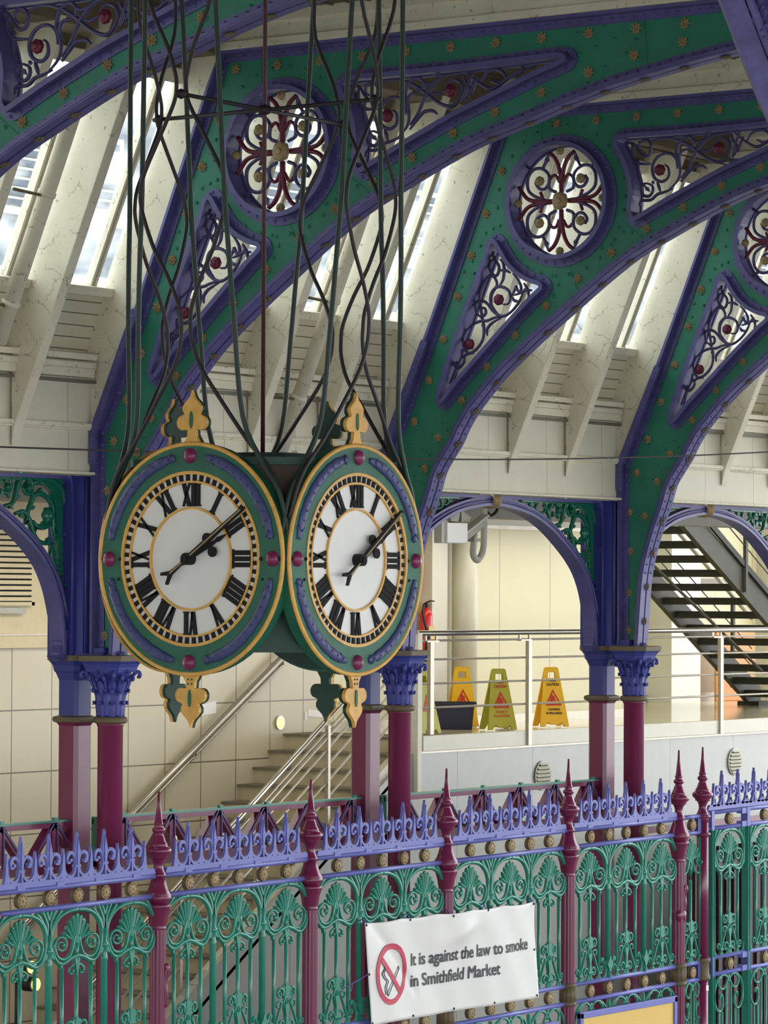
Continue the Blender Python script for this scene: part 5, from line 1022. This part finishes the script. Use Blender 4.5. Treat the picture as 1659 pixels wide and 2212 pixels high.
ex.location = (29.93, 20.38, -.62)
MB().lathe([(.06, 0), (.068, .02), (.068, .40), (.06, .44), (.035, .475), (.018, .485), (.018, .50)], 24).build('cylinder', 'extinguisher_red', ex)
MB().box(-.05, .05, -.0705, -.060, .16, .30).build('paper_label', 'poster_yellow', ex)
m = MB(); m.box(-.02, .02, -.03, .03, .50, .53); m.sweep([(0, .02, .53), (0, -.05, .56), (0, -.10, .555)], [(-.006, -.01), (.006, -.01), (.006, .01), (-.006, .01)], (1, 0, 0)); m.tube(smooth([(0, 0, .51), (-.08, -.02, .50), (-.10, -.03, .40), (-.075, -.06, .25)], 4), .012, 8); m.build('valve', 'black_rubber', ex)
m = MB(lambda p: (p[0] - .06, p[1] - .07, p[2])); m.lathe([(.05, -.06), (.022, .18), (.018, .25)], 16); m.build('horn', 'black_rubber', ex)
fs_ = thing('fire_sign', (29.93, 20.49, .16), 'small red fire sign on the landing wall above the extinguisher', 'sign'); MB().box(-.10, .10, -.01, 0, -.15, .15).build('plate', 'sign_red', fs_)
m = MB(lambda p: (p[1], p[0] - .0, p[2])); [m.plate([[(a, b), (a + .02, b + .03), (a + .05, b + .10), (a + .03, b + .07)]], -.013, -.010) for a, b in ((-.07, -.10), (-.02, -.08), (-.06, .02), (0, .0))]; m.build('pictogram', 'notice_white', fs_)
nt = thing('wall_notice', (29.9, 20.49, -.13), 'small pale notice on the landing wall between fire sign and extinguisher', 'notice'); MB().box(-.07, .07, -.008, 0, -.07, .07).build('plate', 'poster_yellow', nt); MB().box(-.05, .0, -.010, -.008, -.02, .04).build('pictogram', 'sign_red', nt)
tag(MB().lathe([(.133, MEZZ + .9 - MEZZ - .9), (.133, .0 + 2.28)], 32).build('round_pillar', 'slab_cream', None, (30.55, 20.32, MEZZ)), 'plain cream round pillar on the landing, right of the extinguisher', 'pillar')
# oval louvred vents in the lower wall
for i, (x, lab) in enumerate(((27.6 + 2.37, 'round louvred wall vent below the yellow signs, partly behind the fence'), (33.87, 'round louvred wall vent at the right, above the gate cresting'))):
    v = thing('wall_vent', (x, 18.99, -1.80 - (.0 if i else 0)), lab, 'vent', 'round louvred wall vents'); m = MB(); m.tube([(.14 * math.cos(a), -.004, .14 * math.sin(a)) for a in [2 * PI * k / 32 for k in range(32)]], .008, 6, (0, 1, 0), closed=True); m.build('rim', 'white_panel', v)
    m = MB(); m.disc((0, -.001, 0), .138, .003, 32, 'y'); m.build('backing', 'shadow_void', v)
    m = MB()
    for k in range(7): z = -.115 + k * .0385; w = math.sqrt(max(.0, .136 ** 2 - z * z)); m.add([(-w, -.004, z + .018), (w, -.004, z + .018), (w, -.03, z - .008), (-w, -.03, z - .008), (-w, -.002, z + .012), (w, -.002, z + .012), (w, -.026, z - .012), (-w, -.026, z - .012)], [(0, 1, 2, 3), (7, 6, 5, 4), (3, 2, 6, 7), (0, 3, 7, 4), (1, 5, 6, 2), (0, 4, 5, 1)])
    m.build('louvre_blades', 'slab_cream', v)
lv = thing('wall_louvre', (23.60, 20.49, .26), 'cream louvred grille on the wall at the left edge under the arch', 'louvre'); m = MB(); m.box(-.42, .30, -.02, 0, -.37, .37); m.box(-.42, .30, -.035, -.02, -.37, -.34); m.box(.26, .30, -.035, -.02, -.37, .37); m.build('frame', 'louvre_cream', lv)
m = MB(); m.box(-.42, .26, -.022, -.02, -.34, .37); m.build('backing', 'shadow_void', lv); m = MB()
for k in range(15): z = -.33 + k * .049; m.box(-.42, .26, -.05, -.022, z, z + .033)
m.build('louvre_blades', 'louvre_cream', lv)
MB().box(-.30, .18, -.04, 0, -.44, -.39).build('drip_tray', 'grey_plastic', lv)
# step lights on tiled wall
wl_ = thing('wall_light', (27.578, 20.49, -1.244), 'small round lit wall lamp above the stone steps', 'lamp'); MB().disc((0, 0, 0), .068, .015, 24, 'y').build('bezel', 'steel', wl_); MB().disc((0, -.012, 0), .054, .008, 24, 'y', .01).build('lens', 'lamp_yellow', wl_)
tp = [((26.28, -1.10, .30, .10, .08), 'torn white paper strip stuck on the tiled wall left of the lamp'), ((28.05, -1.16, .24, .07, -.06), 'short white paper strip stuck on the tiled wall right of the lamp')]
for (x, z, w, h, a), lab in tp:
    m = MB(lambda p: (p[1], p[0], p[2])); m.plate([[(0, -h / 2), (w, -h / 2 + a * .3), (w, h / 2 + a * .5), (0, h / 2)]], -.004, 0); m.plate([[(-.05, -h / 2 - .03), (-.01, -h / 2 - .03), (-.01, h / 2 - .02), (-.05, h / 2 - .02)]], -.004, 0)
    tag(m.build('paper_strip', 'notice_white', None, (x, 20.498, z)), lab, 'paper', 'paper strips on the tiled wall')
# spotlights seen between fence and stair
for (x, y, z, lab) in ((23.09, 18.3, -2.08, 'pair of small yellow lit spotlights beside the first full spired post'), (21.32, 18.3, -3.0, 'cluster of yellow lit spotlights behind the fence near the left edge')):
    s = thing('spotlight', (x, y, z), lab, 'lamp', 'small spotlights behind the fence')
    m = MB(); m.tube([(0, .1, .0), (0, .1, -1.5 - (z + 2.05))], .02, 8, (1, 0, 0)); m.build('stand', 'black_rubber', s)
    for dx, dz in ((0, .06), (.05, -.08)): h = MB(); h.disc((dx, .06, dz), .06, .10, 16, 'y'); h.build('housing', 'black_rubber', s); h = MB(); h.disc((dx, -.045, dz), .05, .01, 16, 'y', .012); h.build('lens', 'lamp_yellow', s)
# ================================================================ CAMERA, FLOODLIGHT BOX
cc_ = thing('security_camera', (26.02, 17.2, .53), 'grey security camera under the arch with a curved conduit arm', 'camera')
ax = Vector((.62, -.1, .35)).normalized(); m = MB(); q0 = Vector((-.20, 0, -.03)); 
m.sweep([q0, q0 + ax * .32], [(-.036, -.036), (.036, -.036), (.036, .036), (-.036, .036)], (0, 1, 0), smooth=False); m.build('body', 'camera_grey', cc_, bevel=.01)
m = MB(); m.sweep([q0 + Vector((-.0, 0, .042)) - ax * .04, q0 + ax * .34 + Vector((0, 0, .042))], [(-.008, -.046), (.008, -.046), (.008, .046), (-.008, .046)], (0, 1, 0), smooth=False); m.build('sun_shield', 'grey_plastic', cc_)
m = MB(); m.sweep([q0 - ax * .03, q0 - ax * .0], [(-.025, -.025), (.025, -.025), (.025, .025), (-.025, .025)], (0, 1, 0)); m.build('lens_window', 'numeral_black', cc_)
m = MB(); m.tube(smooth([(.22, .05, .40), (.22, .05, .02), (.20, .05, -.14), (.10, .04, -.22), (.0, .02, -.17), (-.02, 0, -.06), (-.02, 0, -.02)], 6), .03, 12, (0, 1, 0)); m.build('conduit_arm', 'grey_plastic', cc_)
m = MB(); m.box(-.07, .03, -.04, .04, -.06, -.03); m.tube([(-.02, 0, -.05), (-.02, 0, .02)], .03, 10, (1, 0, 0)); m.build('bracket', 'camera_grey', cc_)
m = MB(); m.tube(smooth([(.24, .05, .22), (.34, .05, .18), (.44, .05, .24), (.46, .05, .36)], 5), .014, 8, (0, 1, 0)); m.build('cable', 'black_rubber', cc_)
jb = thing('floodlight_box', (25.66, 17.2, .54), 'white junction box with two small floodlights above it, under the arch', 'floodlight')
MB().box(-.15, .17, -.05, .05, -.09, .09).build('box', 'notice_white', jb, bevel=.008); MB().box(-.21, -.15, -.03, .05, -.09, .09).build('side_plate', 'grey_plastic', jb)
for s, x in ((-1, -.04), (1, .13)):
    m = MB(); m.add([(x - .06, -.05, .10), (x + .06, -.05, .10), (x + .06, .05, .12), (x - .06, .05, .12), (x - .08, -.06, .17 + .03 * s), (x + .08, -.06, .17 - .03 * s), (x + .06, .06, .20), (x - .06, .06, .20)], [(0, 3, 2, 1), (4, 5, 6, 7), (0, 1, 5, 4), (1, 2, 6, 5), (2, 3, 7, 6), (3, 0, 4, 7)]); m.build('lamp_head', 'camera_grey', jb)
m = MB(); m.tube([(.04, 0, .09), (.04, 0, .33)], .02, 8, (1, 0, 0)); m.build('stem', 'camera_grey', jb)
# dark ribbed screen under the landing
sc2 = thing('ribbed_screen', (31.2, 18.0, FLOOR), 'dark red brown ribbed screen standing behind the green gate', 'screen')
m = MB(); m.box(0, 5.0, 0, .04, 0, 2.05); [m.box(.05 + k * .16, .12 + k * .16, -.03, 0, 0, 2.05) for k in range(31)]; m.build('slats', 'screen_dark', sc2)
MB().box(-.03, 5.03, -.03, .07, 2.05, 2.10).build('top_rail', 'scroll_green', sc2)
# ================================================================ METAL STAIR
ms = thing('metal_staircase', (36.0, 20.9, MEZZ), 'dark open-tread metal staircase rising to the left at the right edge', 'staircase')
sl_ = -.5725; fx = 38.88
def zst(x): return (fx - x) * .5725
for y, t_ in ((.62, 'stair_metal'), (-.60, 'stair_metal')):
    m = MB(lambda p, y=y: (p[1] - 36, p[0] + y, p[2])); m.plate([[(fx + .1, -.0), (fx - .12, 0.0), (32.6, zst(32.6) - .12), (32.6, zst(32.6) + .16), (fx + .1, .22)]], -.035, .035); m.build('stringer', t_, ms)
for k in range(22):
    z = .163 * (k + 1) + .03; x = fx - .05 - .285 * k
    if x < 32.8: break
    m = MB(); m.box(x - 36 - .27, x - 36, -.57, .59, z - .085, z); m.build('tread', 'stair_metal_dark', ms)
for y in (.66, -.66):
    for zz, r, mt in ((.98, .03, 'wood_rail' if y < 0 else 'steel_satin'), (.60, .008, 'stair_metal'), (.38, .008, 'stair_metal')):
        MB().tube([(fx - 36, y, zz + .1), (32.6 - 36, y, zst(32.6) + zz + .1)], r, 8, (0, 1, 0)).build('handrail' if r > .02 else 'cable_rail', mt, ms)
    for x in (38.4, 36.35, 34.3):
        z = zst(x); MB().box(x - 36 - .025, x - 36 + .025, y - .02, y + .02, z - .05, z + 1.06).build('post', 'stair_metal', ms)
m = MB(lambda p: (p[1] - 36, p[0] - .60, p[2])); m.plate([[(fx, .24), (fx, .30), (32.6, zst(32.6) + .30), (32.6, zst(32.6) + .20)]], -.07, -.035); m.build('stringer_lip', 'stair_metal_dark', ms)
m = MB(); m.tube([(34.2 - 36, -.2, 2.1), (37.5 - 36, -.25, .45)], .018, 8, (0, 1, 0)); m.build('brace', 'stair_metal', ms)
m = MB(); m.box(fx - 36 - .2, fx - 36 + .25, .45, .75, 0, .05); m.build('foot_plate', 'stair_metal_dark', ms)
# orange and pale boards leaning in the space beyond the stair
tag(MB().box(-.5, .5, -.02, .02, 0, .95).build('orange_board', 'orange_board', None, (40.3, 22.6, MEZZ), .01), 'orange panel standing behind the treads of the metal staircase', 'panel')
sw = thing('wall_switch', (39.95, 22.99, -1.0), 'small grey socket on the wall left of the metal stair foot', 'socket'); MB().box(-.06, .06, -.02, 0, -.06, .06).build('plate', 'grey_plastic', sw)
# ================================================================ PIPES AND WIRES IN THE ROOF
def roof_pipe(x, z0, z1, label, joint=None):
    t = thing('drain_pipe', (x, YC, 0), label, 'pipe', 'pipes sloping up the roof'); P = lambda z, o=.03: Vector((0, -(inq(z)) + o, z)); m = MB(); m.tube([P(z0), P(z1)], .058, 16, (1, 0, 0)); m.build('pipe', 'cream_paint', t)
    for z in [z0 + .25 + .75 * i for i in range(int((z1 - z0) / .75))]:
        c = MB(); d_ = (P(z + .03) - P(z)).normalized(); c.tube([P(z), P(z) + d_ * .035], .066, 16, (1, 0, 0)); c.build('clip', 'cream_paint', t)
        c = MB(); c.tube([P(z) + Vector((-.04, 0, 0)), P(z) + Vector((-.32, .02, .02))], .012, 6, (0, 0, 1)); c.build('stay', 'dull_bronze', t)
    return t, P
roof_pipe(18.73, 1.75, 3.95, 'thick cream pipe sloping up the roof at the far left')
t, P = roof_pipe(22.40, 1.28, 3.9, 'cream pipe with clips sloping up the roof behind the clock rods')
m = MB(); m.tube(smooth([P(1.28), P(1.18), P(1.10) + Vector((.05, .02, 0)), P(1.06) + Vector((.16, .03, 0))], 5), .062, 14, (1, 0, 0)); m.lathe([(.05, -.02), (.09, .0), (.10, .05), (.08, .10), (.03, .13)], 20, tuple(P(1.06) + Vector((.18, .03, -.03)))); m.build('elbow', 'grey_plastic', t)
tag(MB().tube(smooth([(14.5, 15.6, .93), (18, 15.2, .955), (22, 15.0, 1.02), (25.5, 15.05, 1.16), (29, 15.1, 1.36), (32, 15.2, 1.5)], 6), .007, 6).build('span_wire', 'wire_dark'), 'thin sagging wire crossing the whole view at the height of the arch tops', 'wire')
tag(MB().tube([(23.86, 14.6, 3.62), (31.3, 14.6, 3.58)], .006, 6).build('thin_wire', 'wire_dark'), 'thin wire crossing the top of the clear roundel', 'wire')
# ================================================================ NEAR RIB AT THE TOP RIGHT CORNER
nr = thing('iron_rib', (6.2, 3.5, 1.0), 'near blue iron rib with cast flowers in the top right corner', 'rib')
def rp(u, w): return Vector((0, 0, 0)) + Vector((.482, -.876, 0)) * u + Vector((0, 0, 1)) * w
C = [(-.9, 2.9), (-.52, 1.7), (-.25, .95), (-.10, .52), (-.045, .34), (-.018, .26), (.0, .22), (.018, .175), (.034, .132), (.050, .09), (.068, .046), (.087, .0), (.115, -.06), (.16, -.14), (.30, -.5), (.42, -1.2), (.45, -2.6), (.45, -5.55)]
Pn = smooth([rp(u, w) for u, w in C], 5)
m = MB(); m.sweep(Pn, [(-.022, -.05), (.022, -.05), (.022, .05), (-.022, .05)], (.876, .482, 0), smooth=False); m.build('edge_bar', 'rib_blue', nr)
m = MB(); Pb = smooth([rp(u + .16, w) for u, w in C], 5); m.sweep(Pb, [(-.13, -.02), (.13, -.02), (.13, .02), (-.13, .02)], (.876, .482, 0), smooth=False); m.build('web', 'rib_blue', nr)
m = MB(); m.sweep([p + rp(.032, 0) - Vector((.03, .02, 0)) for p in Pn], [(-.008, -.02), (.008, -.02), (.008, .02), (-.008, .02)], (.876, .482, 0)); m.build('moulding', 'rib_blue', nr)
for u, w in ((.078, .185), (.082, .125), (.118, .06), (.07, .25)):
    m = MB(); m.star(rp(u, w) - Vector((.03, .02, 0)), .045, Vector((-.876, -.482, -.1)), 6, .03); m.build('cast_flower', 'rib_blue', nr)
